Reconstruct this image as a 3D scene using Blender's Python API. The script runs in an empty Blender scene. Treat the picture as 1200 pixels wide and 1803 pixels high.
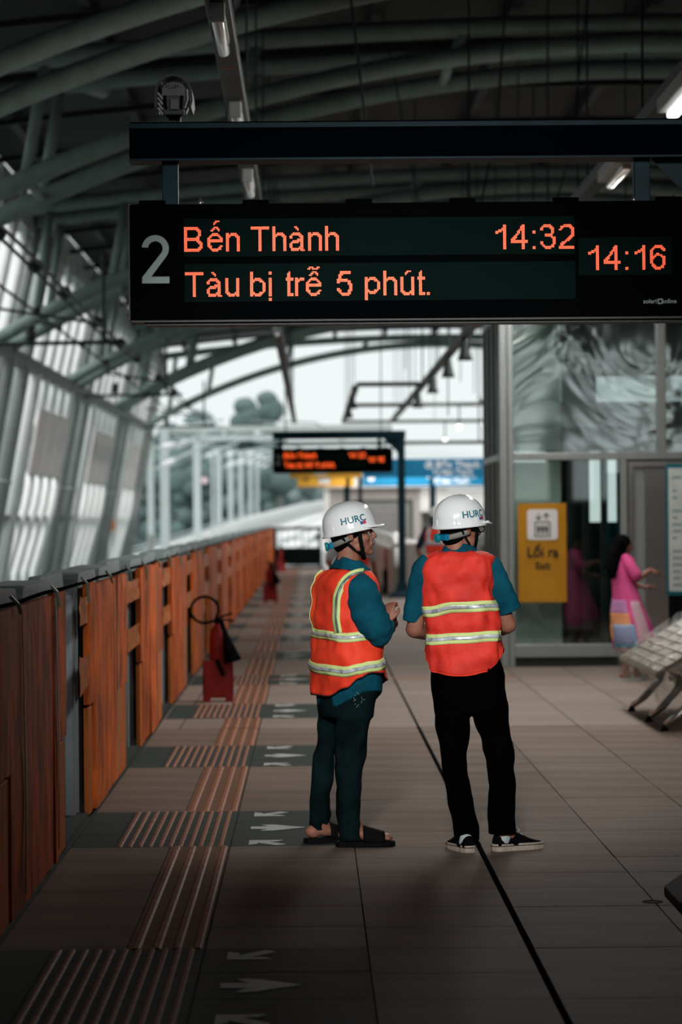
import bpy, math, random
from math import pi, sin, cos, radians, sqrt, atan2
from mathutils import Vector, Matrix, noise
random.seed(7)
SC = bpy.context.scene
# ------------------------------------------------------------------ camera
F = 5300.0
CAM = Vector((0, 0, 1.65))
ROLL = radians(0.5)
fwd = Vector((52/F, 1, 6.5/F)).normalized()
rgt = fwd.cross(Vector((0, 0, 1))).normalized()
up0 = rgt.cross(fwd).normalized()
upv = (up0*cos(ROLL) + rgt*sin(ROLL)).normalized()
rgt = fwd.cross(upv).normalized()
cd = bpy.data.cameras.new('camera'); cam = bpy.data.objects.new('camera', cd)
SC.collection.objects.link(cam); SC.camera = cam
M = Matrix((rgt, upv, -fwd)).transposed().to_4x4(); M.translation = CAM
cam.matrix_world = M
cd.sensor_fit = 'HORIZONTAL'; cd.sensor_width = 24.0; cd.lens = F/1200*24
cd.clip_start = 0.5; cd.clip_end = 3000
cd.dof.use_dof = True; cd.dof.focus_distance = 14.1; cd.dof.aperture_fstop = cd.lens/34.0
def P(px, py, d):
    v = fwd + rgt*((px-600)/F) + upv*((901.5-py)/F)
    return CAM + v*(d/v.y)
def FL(px, py, z=0.0):
    v = fwd + rgt*((px-600)/F) + upv*((901.5-py)/F)
    return CAM + v*((z-1.65)/v.z)
# ------------------------------------------------------------------ world and light
W = bpy.data.worlds.new('sky'); SC.world = W; W.use_nodes = True
nt = W.node_tree; nt.nodes.clear()
wo = nt.nodes.new('ShaderNodeOutputWorld'); bg = nt.nodes.new('ShaderNodeBackground')
tc = nt.nodes.new('ShaderNodeTexCoord'); sx = nt.nodes.new('ShaderNodeSeparateXYZ'); cr = nt.nodes.new('ShaderNodeValToRGB')
nt.links.new(tc.outputs['Generated'], sx.inputs[0]); nt.links.new(sx.outputs['Z'], cr.inputs[0])
cr.color_ramp.elements[0].position = 0.0; cr.color_ramp.elements[0].color = (0.80, 0.86, 0.855, 1)
cr.color_ramp.elements[1].position = 0.5; cr.color_ramp.elements[1].color = (0.84, 0.90, 0.91, 1)
nt.links.new(cr.outputs[0], bg.inputs[0]); bg.inputs[1].default_value = 1.1
nt.links.new(bg.outputs[0], wo.inputs[0])
SC.view_settings.view_transform = 'Standard'; SC.view_settings.look = 'None'
SC.view_settings.exposure = 0.0; SC.view_settings.gamma = 1.0; SC.view_settings.use_curve_mapping = False
def area(name, loc, sx_, sy_, power, col=(1, .96, .9), rot=(0, 0, 0)):
    l = bpy.data.lights.new(name, 'AREA'); l.shape = 'RECTANGLE'; l.size = sx_; l.size_y = sy_; l.energy = power; l.color = col
    o = bpy.data.objects.new(name, l); o.location = loc; o.rotation_euler = rot; SC.collection.objects.link(o); return o
# added light strips to brighten the mid floor and the far hall
area('added_overhead_light', (2.5, 30.0, 4.35), 0.3, 14.0, 310, (1, .93, .87))
area('added_overhead_light', (3.4, 62.0, 5.0), 0.3, 44.0, 1400, (1, .95, .9))
def spot(loc, aim, power, deg, rad, blend=.6, col=(1, .97, .94)):
    l = bpy.data.lights.new('added_spot_light', 'SPOT'); l.energy = power; l.spot_size = radians(deg); l.spot_blend = blend; l.shadow_soft_size = rad; l.color = col
    o = bpy.data.objects.new('added_spot_light', l); o.location = loc; o.rotation_euler = (Vector(aim)-Vector(loc)).to_track_quat('-Z', 'Y').to_euler(); SC.collection.objects.link(o)
area('added_overhead_light', (3.0, 88.0, 4.2), 3.0, 6.0, 500, (1, .96, .92), rot=(radians(25), 0, 0))  # added tilted panel to brighten the platform end
# added unseen spots: frontal fill for the men, then for the barrier
spot((-.5, 1.0, 5.2), (.5, 15.0, 1.15), 6200, 14, .35, .7)
spot((2.5, 3.0, 5.6), (-1.2, 21.0, .7), 1500, 20, .5)
area('added_overhead_light', (2.30, 23.5, 4.28), 0.3, 12.0, 235, (1, .95, .9), rot=(0, radians(48), 0))  # added strip, turned towards the barrier to brighten its boards
sl_ = bpy.data.lights.new('hazy_sun', 'SUN'); sl_.energy = 2.2; sl_.angle = radians(35); sl_.color = (1, .97, .94)
so_ = bpy.data.objects.new('hazy_sun', sl_); so_.rotation_euler = Vector((-.38, -.42, .82)).to_track_quat('Z', 'Y').to_euler(); SC.collection.objects.link(so_)
# ------------------------------------------------------------------ materials
MATS = {}
def mat(name, col, rough=0.6, metal=0.0, noise_=0.0, nscale=6.0, bump=0.0, bscale=40.0, stretch=(1, 1, 1), spec=0.16,
        col2=None, coat=0.0, emit=None, es=0.0, trans=0.0, alpha=1.0, thr=(0.35, 0.7)):
    if name in MATS: return MATS[name]
    m = bpy.data.materials.new(name); m.use_nodes = True; t = m.node_tree
    b = t.nodes['Principled BSDF']
    b.inputs['Base Color'].default_value = (*col, 1); b.inputs['Roughness'].default_value = rough
    b.inputs['Metallic'].default_value = metal; b.inputs['Specular IOR Level'].default_value = spec
    b.inputs['Coat Weight'].default_value = coat; b.inputs['Coat Roughness'].default_value = 0.12
    b.inputs['Transmission Weight'].default_value = trans; b.inputs['Alpha'].default_value = alpha
    if emit: b.inputs['Emission Color'].default_value = (*emit, 1); b.inputs['Emission Strength'].default_value = es
    tcn = t.nodes.new('ShaderNodeTexCoord'); mp = t.nodes.new('ShaderNodeMapping'); mp.inputs['Scale'].default_value = stretch
    t.links.new(tcn.outputs['Object'], mp.inputs[0])
    nz = t.nodes.new('ShaderNodeTexNoise'); nz.inputs['Scale'].default_value = nscale; nz.inputs['Detail'].default_value = 5
    t.links.new(mp.outputs[0], nz.inputs['Vector'])
    r = t.nodes.new('ShaderNodeValToRGB'); r.color_ramp.elements[0].position = thr[0]; r.color_ramp.elements[1].position = thr[1]
    if col2 is None:
        k = noise_ if noise_ else 0.08
        c2 = tuple(max(0, c*(1-k)) for c in col)
    else: c2 = col2
    r.color_ramp.elements[0].color = (*c2, 1); r.color_ramp.elements[1].color = (*col, 1)
    t.links.new(nz.outputs[0], r.inputs[0]); t.links.new(r.outputs[0], b.inputs['Base Color'])
    if bump:
        n2 = t.nodes.new('ShaderNodeTexNoise'); n2.inputs['Scale'].default_value = bscale; n2.inputs['Detail'].default_value = 4
        t.links.new(mp.outputs[0], n2.inputs['Vector'])
        bp = t.nodes.new('ShaderNodeBump'); bp.inputs['Strength'].default_value = min(1, bump); bp.inputs['Distance'].default_value = 0.01*max(1, bump)
        t.links.new(n2.outputs[0], bp.inputs['Height']); t.links.new(bp.outputs[0], b.inputs['Normal'])
    MATS[name] = m
    return m
m_tile = mat('floor_granite', (.205, .162, .132), .7, spec=.05, col2=(.13, .100, .082), nscale=2.0, stretch=(.35, 2.2, 1), bump=.12, bscale=60)
m_tile2 = mat('floor_granite_light', (.225, .180, .148), .7, spec=.05, col2=(.15, .118, .096), nscale=2.2, stretch=(.35, 2.2, 1), bump=.12, bscale=60)
m_joint = mat('joint_grout', (.028, .033, .03), .85)
m_dark = mat('dark_waiting_pad', (.045, .058, .054), .7, spec=.05, col2=(.035, .047, .043), nscale=4, bump=.1)
m_tact = mat('tactile_strip', (.19, .105, .066), .7, spec=.04, col2=(.13, .075, .05), nscale=9)
m_rib = mat('tactile_rib', (.34, .145, .085), .6, spec=.07, col2=(.22, .095, .055), nscale=14)
m_arrow = mat('white_floor_vinyl', (.52, .56, .54), .5, noise_=.25, nscale=20)
m_wrap = mat('wrapped_plywood', (.78, .165, .030), .42, col2=(.26, .060, .018), nscale=3.0, stretch=(1.6, 1.3, .9), bump=1.0, bscale=5, spec=.02)
m_wrap2 = mat('wrapped_plywood_dark', (.66, .13, .026), .42, col2=(.18, .042, .014), nscale=3.4, stretch=(1.6, 1.5, .8), bump=1.0, bscale=6, spec=.02)
m_ply = mat('bare_plywood', (.56, .16, .04), .7, spec=.03, col2=(.34, .10, .03), nscale=3, stretch=(6, 6, .5))
m_tape = mat('brown_tape', (.56, .15, .014), .35, col2=(.24, .055, .008), nscale=8, bump=1.0, bscale=22, spec=.04)
m_strap = mat('grey_strap', (.22, .30, .24), .4)
m_psd = mat('barrier_grey', (.30, .37, .38), .4, noise_=.15)
m_psdm = mat('barrier_metal_edge', (.42, .48, .50), .3, metal=.5)
m_blk = mat('black_rubber', (.005, .006, .0065), .6, spec=0)
m_steelp = mat('grey_painted_steel', (.46, .50, .485), .5, noise_=.15)
m_steelc = mat('column_grey', (.34, .375, .36), .5, noise_=.15)
m_steelw = mat('pale_painted_steel', (.60, .64, .62), .45, noise_=.12)
m_slat = mat('pale_screen_slat', (.84, .86, .85), .5, noise_=.1)
m_board = mat('pale_screen_board', (.86, .80, .78), .6, noise_=.2, nscale=3)
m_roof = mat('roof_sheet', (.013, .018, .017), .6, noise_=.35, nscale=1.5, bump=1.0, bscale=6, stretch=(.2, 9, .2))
m_arch = mat('arch_tube_grey', (.20, .265, .245), .5, noise_=.2)
m_purl = mat('dark_purlin', (.012, .016, .015), .6)
m_wire = mat('dark_wire', (.025, .035, .035), .5)
m_trunk = mat('dark_trunking', (.035, .045, .042), .5)
m_tubeoff = mat('lamp_tube_glass', (.50, .47, .455), .25, coat=.5)
m_tubeon = mat('lit_lamp_tube', (1, 1, 1), .4, emit=(1, .97, .95), es=3.0)
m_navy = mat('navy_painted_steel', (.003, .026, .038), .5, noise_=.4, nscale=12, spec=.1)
m_dispb = mat('display_black', (.0012, .0015, .0018), .6, coat=.0, spec=.0)
m_disps = mat('display_alu', (.045, .048, .048), .4, spec=.1)
m_navy_shade = mat('shaded_navy_steel', (.0008, .0022, .0035), .6, spec=.0)  # shaded copy of the navy paint, for the near arm
m_led = mat('lit_led', (1, .2, .08), .4, emit=(.80, .035, .008), es=1.1)
m_led.node_tree.nodes['Principled BSDF'].inputs['Base Color'].default_value = (0, 0, 0, 1)
m_ledf = mat('lit_led_far', (1, .2, .08), .4, emit=(1.0, .10, .012), es=3.2)
m_ledc = mat('lit_led_core', (1, .5, .3), .4, emit=(1.0, .17, .055), es=1.25)
m_ledoff = mat('unlit_led', (.012, .028, .025), .6, spec=0)
m_num = mat('grey_numeral', (.21, .26, .25), .6, spec=0)
m_concw = mat('pale_concrete', (.62, .63, .62), .8, noise_=.18, nscale=1.2)
m_concw2 = mat('white_concrete', (.74, .75, .745), .8, noise_=.1, nscale=1.2)
m_wallg = mat('warm_grey_wall', (.40, .385, .37), .7, noise_=.1)
m_shut = mat('grey_shutter', (.20, .205, .20), .55, noise_=.1)
m_stain = mat('brushed_stainless', (.50, .48, .455), .28, metal=.9, noise_=.12, nscale=3, stretch=(1, 1, 30))
m_frame = mat('elevator_frame_grey', (.30, .335, .33), .4, metal=.3, noise_=.08)
m_ppan = mat('pale_green_panel', (.66, .74, .70), .5, noise_=.1)
m_shaft = mat('dark_shaft', (.012, .028, .028), .5)
m_yel = mat('yellow_sign', (.52, .245, .018), .5, noise_=.15, nscale=3)
m_yel2 = mat('yellow_wayfinding', (.80, .42, .05), .5, noise_=.1)
m_white = mat('white_sign_face', (.78, .79, .79), .5)
m_ink = mat('sign_ink', (.012, .022, .02), .5)
m_blue = mat('blue_sign', (.006, .16, .31), .45, noise_=.12)
m_red = mat('red_painted_steel', (.24, .016, .014), .5, noise_=.3)
m_skin = mat('skin', (.30, .130, .085), .55, col2=(.22, .090, .057), nscale=12, bump=.05, spec=.35)
m_lip = mat('lips', (.30, .09, .07), .45)
m_hair = mat('black_hair', (.003, .003, .003), .7, spec=.02, bump=1.0, bscale=60, stretch=(3, 3, .4))
m_shirt = mat('teal_shirt_cloth', (.004, .082, .125), .85, col2=(.002, .045, .072), nscale=9, bump=1.0, bscale=11, spec=.08)
m_vest = mat('orange_vest_mesh', (.88, .060, .022), .65, col2=(.70, .040, .016), nscale=8, bump=.8, bscale=14, spec=.25)
m_vestr = mat('red_orange_vest_mesh', (.80, .045, .028), .65, col2=(.56, .028, .018), nscale=9, bump=.9, bscale=14, spec=.25)
m_lime = mat('lime_reflective_edge', (.62, .76, .30), .55, bump=.4, bscale=20)
m_silver = mat('silver_reflective_tape', (.52, .56, .60), .4, metal=.2, col2=(.26, .31, .33), nscale=30, thr=(.38, .5))
m_silverd = mat('dark_reflective_tape', (.20, .27, .28), .35, metal=.4, col2=(.10, .15, .15), nscale=30)
m_piping = mat('black_piping', (.01, .01, .012), .6)
m_jeans = mat('dark_jeans', (.0045, .0135, .0155), .9, col2=(.002, .005, .006), nscale=7, bump=.9, bscale=12, spec=.04)
m_blackt = mat('black_trousers', (.0012, .0013, .0014), .9, bump=.5, bscale=14, spec=.0)
m_helm = mat('white_helmet_shell', (.76, .81, .82), .22, coat=.6, noise_=.05)
m_helmt = mat('teal_helmet_print', (.004, .13, .19), .4)
m_knob = mat('blue_knob', (.005, .16, .30), .4)
m_knobt = mat('teal_knob', (.005, .20, .24), .4)
m_band = mat('grey_headband', (.20, .20, .18), .5)
m_stred = mat('red_sticker', (.55, .05, .06), .4)
m_stblue = mat('blue_sticker', (.02, .10, .30), .4)
m_sole = mat('cream_sole', (.50, .43, .36), .6, noise_=.35, nscale=22)
m_canvas = mat('black_canvas', (.003, .003, .004), .9, spec=.05)
m_sock = mat('pale_sock', (.42, .50, .50), .8)
m_sand = mat('black_sandal', (.003, .0035, .0035), .8, spec=.08)
m_lens = mat('spectacle_lens', (.9, .95, .95), .05, trans=1.0)
m_teeth = mat('teeth', (.75, .72, .66), .3)
m_pink = mat('pink_dress_cloth', (.78, .12, .34), .7, col2=(.66, .08, .27), nscale=8, bump=.5)
m_lil = mat('lilac_patch', (.58, .28, .56), .7); m_orgp = mat('peach_patch', (.82, .36, .17), .7)
m_bluep = mat('soft_blue_patch', (.30, .36, .58), .7); m_aqua = mat('aqua_trim', (.10, .50, .66), .7)
m_purp = mat('purple_patch', (.45, .10, .42), .7); m_greenp = mat('grey_green_patch', (.20, .30, .24), .7)
m_ppnk = mat('pale_pink_lining', (.62, .40, .47), .75)
m_sandalw = mat('white_sandal', (.60, .62, .60), .5); m_sandalg = mat('mint_strap', (.25, .42, .38), .5)
m_seat = mat('perforated_steel_seat', (.40, .37, .335), .35, metal=.55, noise_=.3, nscale=30, stretch=(10, 1, 10))
m_film = None
m_tree = mat('hazy_foliage', (.135, .19, .185), .9, col2=(.10, .15, .145), nscale=.25)  # distance haze mixed into both foliage colours
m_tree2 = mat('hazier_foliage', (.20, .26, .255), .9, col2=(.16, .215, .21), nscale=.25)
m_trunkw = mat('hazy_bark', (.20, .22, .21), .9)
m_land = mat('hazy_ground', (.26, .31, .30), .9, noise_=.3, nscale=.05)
m_mast = mat('pale_mast_steel', (.50, .56, .55), .5, noise_=.06)
m_insul = mat('white_insulator', (.85, .85, .86), .4)
m_orange = mat('orange_tag', (.9, .25, .02), .5)
m_tapeo = mat('orange_floor_tape', (.42, .15, .07), .6, noise_=.3)
m_navyc = mat('navy_cloth', (.012, .02, .045), .8); m_greyc = mat('grey_cloth', (.40, .41, .41), .8)
m_whitec = mat('white_cloth', (.60, .60, .58), .8); m_rose = mat('rose_cloth', (.45, .16, .19), .8)
m_cctv = mat('camera_grey_plastic', (.09, .10, .098), .45)
m_cctvw = mat('camera_white_fin', (.30, .31, .305), .35)
m_map = mat('info_board_sheet', (.42, .48, .46), .5, noise_=.15)
m_mapd = mat('info_board_print', (.22, .27, .26), .6); m_teal = mat('teal_board_frame', (.008, .10, .13), .4)

def film_mat(name, tint, mixf, rough, bscale, bstr, stretch=(1, 1, 1)):
    """clear film or glass: see-through mixed with a mirror by Fresnel-like weight"""
    m = bpy.data.materials.new(name); m.use_nodes = True; t = m.node_tree; t.nodes.clear()
    out = t.nodes.new('ShaderNodeOutputMaterial'); mx = t.nodes.new('ShaderNodeMixShader')
    tr = t.nodes.new('ShaderNodeBsdfTransparent'); tr.inputs[0].default_value = (*tint, 1)
    gl = t.nodes.new('ShaderNodeBsdfGlossy'); gl.inputs['Roughness'].default_value = rough; gl.inputs[0].default_value = (.9, .93, .93, 1)
    if bstr:
        tcn = t.nodes.new('ShaderNodeTexCoord'); mp = t.nodes.new('ShaderNodeMapping'); mp.inputs['Scale'].default_value = stretch
        nz = t.nodes.new('ShaderNodeTexNoise'); nz.inputs['Scale'].default_value = bscale; nz.inputs['Detail'].default_value = 3
        nz.inputs['Distortion'].default_value = 1.2
        bp = t.nodes.new('ShaderNodeBump'); bp.inputs['Strength'].default_value = 1.0; bp.inputs['Distance'].default_value = bstr
        t.links.new(tcn.outputs['Object'], mp.inputs[0]); t.links.new(mp.outputs[0], nz.inputs['Vector'])
        t.links.new(nz.outputs[0], bp.inputs['Height']); t.links.new(bp.outputs[0], gl.inputs['Normal'])
    mx.inputs[0].default_value = mixf
    t.links.new(tr.outputs[0], mx.inputs[1]); t.links.new(gl.outputs[0], mx.inputs[2]); t.links.new(mx.outputs[0], out.inputs[0])
    MATS[name] = m; return m
m_glass = film_mat('elevator_glass', (.80, .87, .85), .10, .02, 3, 0)
m_glassw = film_mat('film_covered_glass', (.66, .74, .72), .32, .05, .62, .014)
m_film = film_mat('clear_plastic_wrap', (.80, .80, .78), .16, .15, 9, .03)
m_film2 = film_mat('clear_plastic_drape', (.86, .86, .84), .14, .10, 12, .03)

# ------------------------------------------------------------------ mesh helpers
def link(o): SC.collection.objects.link(o); return o
def tag(o, label=None, cat=None, group=None, kind=None):
    if label: o['label'] = label
    if cat: o['category'] = cat
    if group: o['group'] = group
    if kind: o['kind'] = kind
    return o
def empty(name, loc=(0, 0, 0), label=None, cat=None, group=None, kind=None):
    o = bpy.data.objects.new(name, None); o.location = loc; o.empty_display_size = .1; link(o)
    return tag(o, label, cat, group, kind)
def world_loc(o):
    v = Vector(o.location)
    while o.parent: o = o.parent; v = Vector(o.location) if o.type == 'EMPTY' else v
    return v
class MB:
    def __init__(s): s.v = []; s.f = []; s.mi = []; s.cur = 0
    def add(s, vs, fs):
        n = len(s.v); s.v += [tuple(v) for v in vs]; s.f += [tuple(i+n for i in f) for f in fs]; s.mi += [s.cur]*len(fs); return s
    def box(s, x0, x1, y0, y1, z0, z1, mtx=None):
        vs = [Vector(p) for p in ((x0, y0, z0), (x1, y0, z0), (x1, y1, z0), (x0, y1, z0), (x0, y0, z1), (x1, y0, z1), (x1, y1, z1), (x0, y1, z1))]
        if mtx is not None: vs = [mtx @ v for v in vs]
        return s.add(vs, [(0, 3, 2, 1), (4, 5, 6, 7), (0, 1, 5, 4), (1, 2, 6, 5), (2, 3, 7, 6), (3, 0, 4, 7)])
    def loft(s, rings, c0=True, c1=True, closed=True):
        n = len(rings[0]); vs = [p for r in rings for p in r]; fs = []
        for i in range(len(rings)-1):
            for j in range(n if closed else n-1):
                k = (j+1) % n; fs.append((i*n+j, i*n+k, (i+1)*n+k, (i+1)*n+j))
        if c0: fs.append(tuple(range(n))[::-1])
        if c1: fs.append(tuple((len(rings)-1)*n+j for j in range(n)))
        return s.add(vs, fs)
    def tube(s, pts, r, n=10, caps=True, rb=None, side=None):
        """swept ellipse: radius r (number or list), rb second radius list, side = preferred direction of the first radius"""
        pts = [Vector(p) for p in pts]; m = len(pts)
        R = r if isinstance(r, (list, tuple)) else [r]*m; RB = rb if rb is not None else R
        if not isinstance(RB, (list, tuple)): RB = [RB]*m
        rings = []; a = Vector(side) if side is not None else None
        for i, p in enumerate(pts):
            t = (pts[min(i+1, m-1)]-pts[max(i-1, 0)]).normalized()
            if a is None: a = Vector((1, 0, 0)) if abs(t.x) < .8 else Vector((0, 0, 1))
            u = (a - t*a.dot(t)).normalized(); w = t.cross(u); a = u
            rings.append([p+u*(R[i]*cos(2*pi*k/n))+w*(RB[i]*sin(2*pi*k/n)) for k in range(n)])
        return s.loft(rings, caps, caps)
    def limb(s, pts, r, n=14, rb=None, side=None):
        """tube with rounded ends"""
        pts = [Vector(p) for p in pts]; R = list(r); RB = list(rb) if rb else list(r)
        d0 = (pts[0]-pts[1]).normalized(); d1 = (pts[-1]-pts[-2]).normalized()
        a0, a1 = min(R[0], RB[0]), min(R[-1], RB[-1])
        P0 = [pts[0]+d0*a0*q for q in (.97, .75, .4)]; P1 = [pts[-1]+d1*a1*q for q in (.4, .75, .97)]
        S0 = [.22, .66, .92]; S1 = [.92, .66, .22]
        return s.tube(P0+pts+P1, [R[0]*q for q in S0]+R+[R[-1]*q for q in S1], n, True, [RB[0]*q for q in S0]+RB+[RB[-1]*q for q in S1], side)
    def ell(s, c, rx, ry, rz, mtx=None, n=14, m=9):
        rings = []
        for i in range(1, m):
            a = pi*i/m; rings.append([Vector((rx*sin(a)*cos(2*pi*k/n), ry*sin(a)*sin(2*pi*k/n), -rz*cos(a))) for k in range(n)])
        rings = [[Vector((0, 0, -rz*.999))+p*.02 for p in rings[0]]]+rings+[[Vector((0, 0, rz*.999))+p*.02 for p in rings[-1]]]
        c = Vector(c)
        rings = [[(mtx @ (p+c)) if mtx is not None else p+c for p in r] for r in rings]
        return s.loft(rings)
    def lathe(s, prof, c=(0, 0, 0), n=20, caps=True, mtx=None):
        rings = []
        for r, z in prof:
            rg = [Vector((r*cos(2*pi*k/n), r*sin(2*pi*k/n), z))+Vector(c) for k in range(n)]
            if mtx is not None: rg = [mtx @ p for p in rg]
            rings.append(rg)
        return s.loft(rings, caps, caps)
    def prism(s, poly, z0, z1, mtx=None):
        a = [Vector((x, y, z0)) for x, y in poly]; b = [Vector((x, y, z1)) for x, y in poly]
        if mtx is not None: a = [mtx @ p for p in a]; b = [mtx @ p for p in b]
        return s.loft([a, b])
    def build(s, name, m, parent=None, smooth=False, bevel=0, label=None, kind=None, solid=0, remesh=0, sm=0, sub=0, origin=None):
        me = bpy.data.meshes.new(name); me.from_pydata(s.v, [], s.f)
        for x in (m if isinstance(m, (list, tuple)) else [m]): me.materials.append(x)
        if isinstance(m, (list, tuple)): me.polygons.foreach_set('material_index', s.mi)
        me.update()
        o = bpy.data.objects.new(name, me); link(o)
        if parent is not None:
            o.parent = parent
            top = parent
            while top.parent: top = top.parent
            o.matrix_parent_inverse = Matrix.Translation(-Vector(top.location)) if parent is top else Matrix.Identity(4)
            if parent is not top: o.matrix_parent_inverse = Matrix.Identity(4)
        elif origin is not None:
            og = Vector(origin); me.transform(Matrix.Translation(-og)); o.location = og
        if smooth or remesh: me.polygons.foreach_set('use_smooth', [True]*len(me.polygons)); me.update()
        if solid:
            q = o.modifiers.new('solid', 'SOLIDIFY'); q.thickness = solid; q.offset = 0
        if bevel:
            q = o.modifiers.new('bevel', 'BEVEL'); q.width = bevel; q.segments = 2; q.limit_method = 'ANGLE'
        if sub:
            q = o.modifiers.new('sub', 'SUBSURF'); q.levels = sub; q.render_levels = sub
        if remesh:
            q = o.modifiers.new('remesh', 'REMESH'); q.mode = 'VOXEL'; q.voxel_size = remesh; q.use_smooth_shade = True
        if sm:
            q = o.modifiers.new('smooth', 'SMOOTH'); q.iterations = sm; q.factor = .5
        if label: o['label'] = label
        if kind: o['kind'] = kind
        return o
def B(): return MB()
def boxo(name, m, x0, x1, y0, y1, z0, z1, parent=None, bevel=0, **k): return B().box(x0, x1, y0, y1, z0, z1).build(name, m, parent, bevel=bevel, **k)
def kids(o, allobs): return [c for c in allobs if c.parent == o]
def copy_tree(o, loc, allobs=None):
    allobs = allobs if allobs is not None else list(bpy.data.objects)
    c = o.copy(); link(c); c.location = loc
    def rec(src, dst):
        for ch in allobs:
            if ch.parent == src:
                k = ch.copy(); link(k); k.parent = dst; rec(ch, k)
    rec(o, c); return c
def arc_pts(cx, cz, r, a0, a1, n): return [(cx+r*cos(a0+(a1-a0)*i/n), cz+r*sin(a0+(a1-a0)*i/n)) for i in range(n+1)]
FONT_CACHE = {}
def text_mesh(txt, size, bold=0.0):
    """letter outlines as (verts2d, faces)"""
    key = (txt, size, bold)
    if key in FONT_CACHE: return FONT_CACHE[key]
    cu = bpy.data.curves.new('lettering', 'FONT'); cu.body = txt; cu.size = size; cu.align_x = 'CENTER'; cu.align_y = 'CENTER'
    cu.resolution_u = 3; cu.offset = bold; cu.fill_mode = 'BOTH' if hasattr(cu, 'fill_mode') else cu.fill_mode
    ob = bpy.data.objects.new('lettering', cu); link(ob)
    dg = bpy.context.evaluated_depsgraph_get(); me = bpy.data.meshes.new_from_object(ob.evaluated_get(dg))
    vs = [(v.co.x, v.co.y) for v in me.vertices]; fs = [tuple(p.vertices) for p in me.polygons]
    bpy.data.objects.remove(ob); bpy.data.curves.remove(cu); bpy.data.meshes.remove(me)
    FONT_CACHE[key] = (vs, fs); return vs, fs
def lettering(name, txt, size, m, parent, fn, bold=0.0):
    """place flat lettering through fn(u, v) -> point"""
    vs, fs = text_mesh(txt, size, bold); return B().add([fn(u, v) for u, v in vs], fs).build(name, m, parent)
ORD = ['first', 'second', 'third', 'fourth', 'fifth', 'sixth', 'seventh', 'eighth', 'ninth', 'tenth', 'eleventh', 'twelfth', 'thirteenth',
       'fourteenth', 'fifteenth', 'sixteenth', 'seventeenth', 'eighteenth', 'nineteenth', 'twentieth']
# ================================================================== SETTING: floor
Y0 = 8.44
floor = empty('floor', (0, 0, 0), kind='structure')
boxo('floor_bed', m_joint, -1.22, 9.5, -12, 23.44, -.30, -.008, floor)
def far_floor_mat():
    m = mat('floor_granite_far', (.235, .198, .172), .7, spec=.06, bump=.1, bscale=60); t = m.node_tree; b = t.nodes['Principled BSDF']
    tcn = t.nodes.new('ShaderNodeTexCoord'); mp = t.nodes.new('ShaderNodeMapping'); mp.inputs['Location'].default_value = (-.20, -.04, 0)
    br = t.nodes.new('ShaderNodeTexBrick'); br.offset = 0; br.inputs['Scale'].default_value = 1
    br.inputs['Brick Width'].default_value = .62; br.inputs['Row Height'].default_value = .6; br.inputs['Mortar Size'].default_value = .006
    br.inputs['Color1'].default_value = (.245, .205, .178, 1); br.inputs['Color2'].default_value = (.205, .172, .150, 1); br.inputs['Mortar'].default_value = (.04, .045, .04, 1)
    t.links.new(tcn.outputs['Object'], mp.inputs[0]); t.links.new(mp.outputs[0], br.inputs['Vector']); t.links.new(br.outputs[0], b.inputs['Base Color'])
    return m
m_ff = far_floor_mat()
boxo('floor_slab', m_ff, -1.22, 9.5, 23.44, 100, -.30, 0, floor)
boxo('floor_slab', m_ff, -1.22, 9.5, -12, Y0, -.30, 0, floor)
COLX = [-.42, .20, .817, 1.44, 2.06, 2.68, 3.30, 3.92, 4.54, 5.16]
PADS = [10.60, 15.96, 20.75, 25.5, 30.4, 35.6, 40.5, 45.3, 50.2, 55.6, 60.5, 65.6, 70.7, 75.7, 80.7, 85.7]
def in_pad(y): return any(abs(y-c) < .90 for c in PADS)
mb = B().box(-.31+.0025, .31-.0025, .0025, .5975, -.02, 0); TILE = {}
def tile(x0, x1, y, m, z=0.0, y1=.6):
    key = (round(x1-x0, 3), m.name, y1)
    if key not in TILE:
        TILE[key] = B().box(.003, x1-x0-.003, .003, y1-.003, -.02, 0).build('tile', m, floor); o = TILE[key]
    else: o = TILE[key].copy(); link(o)
    o.location = (x0, y, z); return o
for r in range(25):
    y = Y0+.6*r
    for c in range(1, 9):
        x0, x1 = COLX[c], COLX[c+1]
        if c == 1: x1 -= .010
        if c == 2: x0 += .012
        tile(x0, x1, y, random.choice([m_tile, m_tile2, m_tile]), random.uniform(-.0012, .0012))
# column of tiles beside the tactile strip, interrupted by the dark waiting pads
y = Y0
edges = []
for c in PADS[:4]: edges += [c-.9, c+.9]
segs = [(Y0, edges[0], False)] + [(edges[i], edges[i+1], i % 2 == 0) for i in range(len(edges)-1)]
for a, b, pad in segs:
    b = min(b, 23.44)
    if a >= b: continue
    n = max(1, round((b-a)/.6)); st = (b-a)/n
    for i in range(n):
        tile(-.42, .20, a+i*st, m_dark if pad else random.choice([m_tile, m_tile2]), random.uniform(-.001, .001), round(st, 4))
        tile(-1.22, -1.0 if pad else -.72, a+i*st, m_dark if pad else m_tile, 0, round(st, 4))
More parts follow.
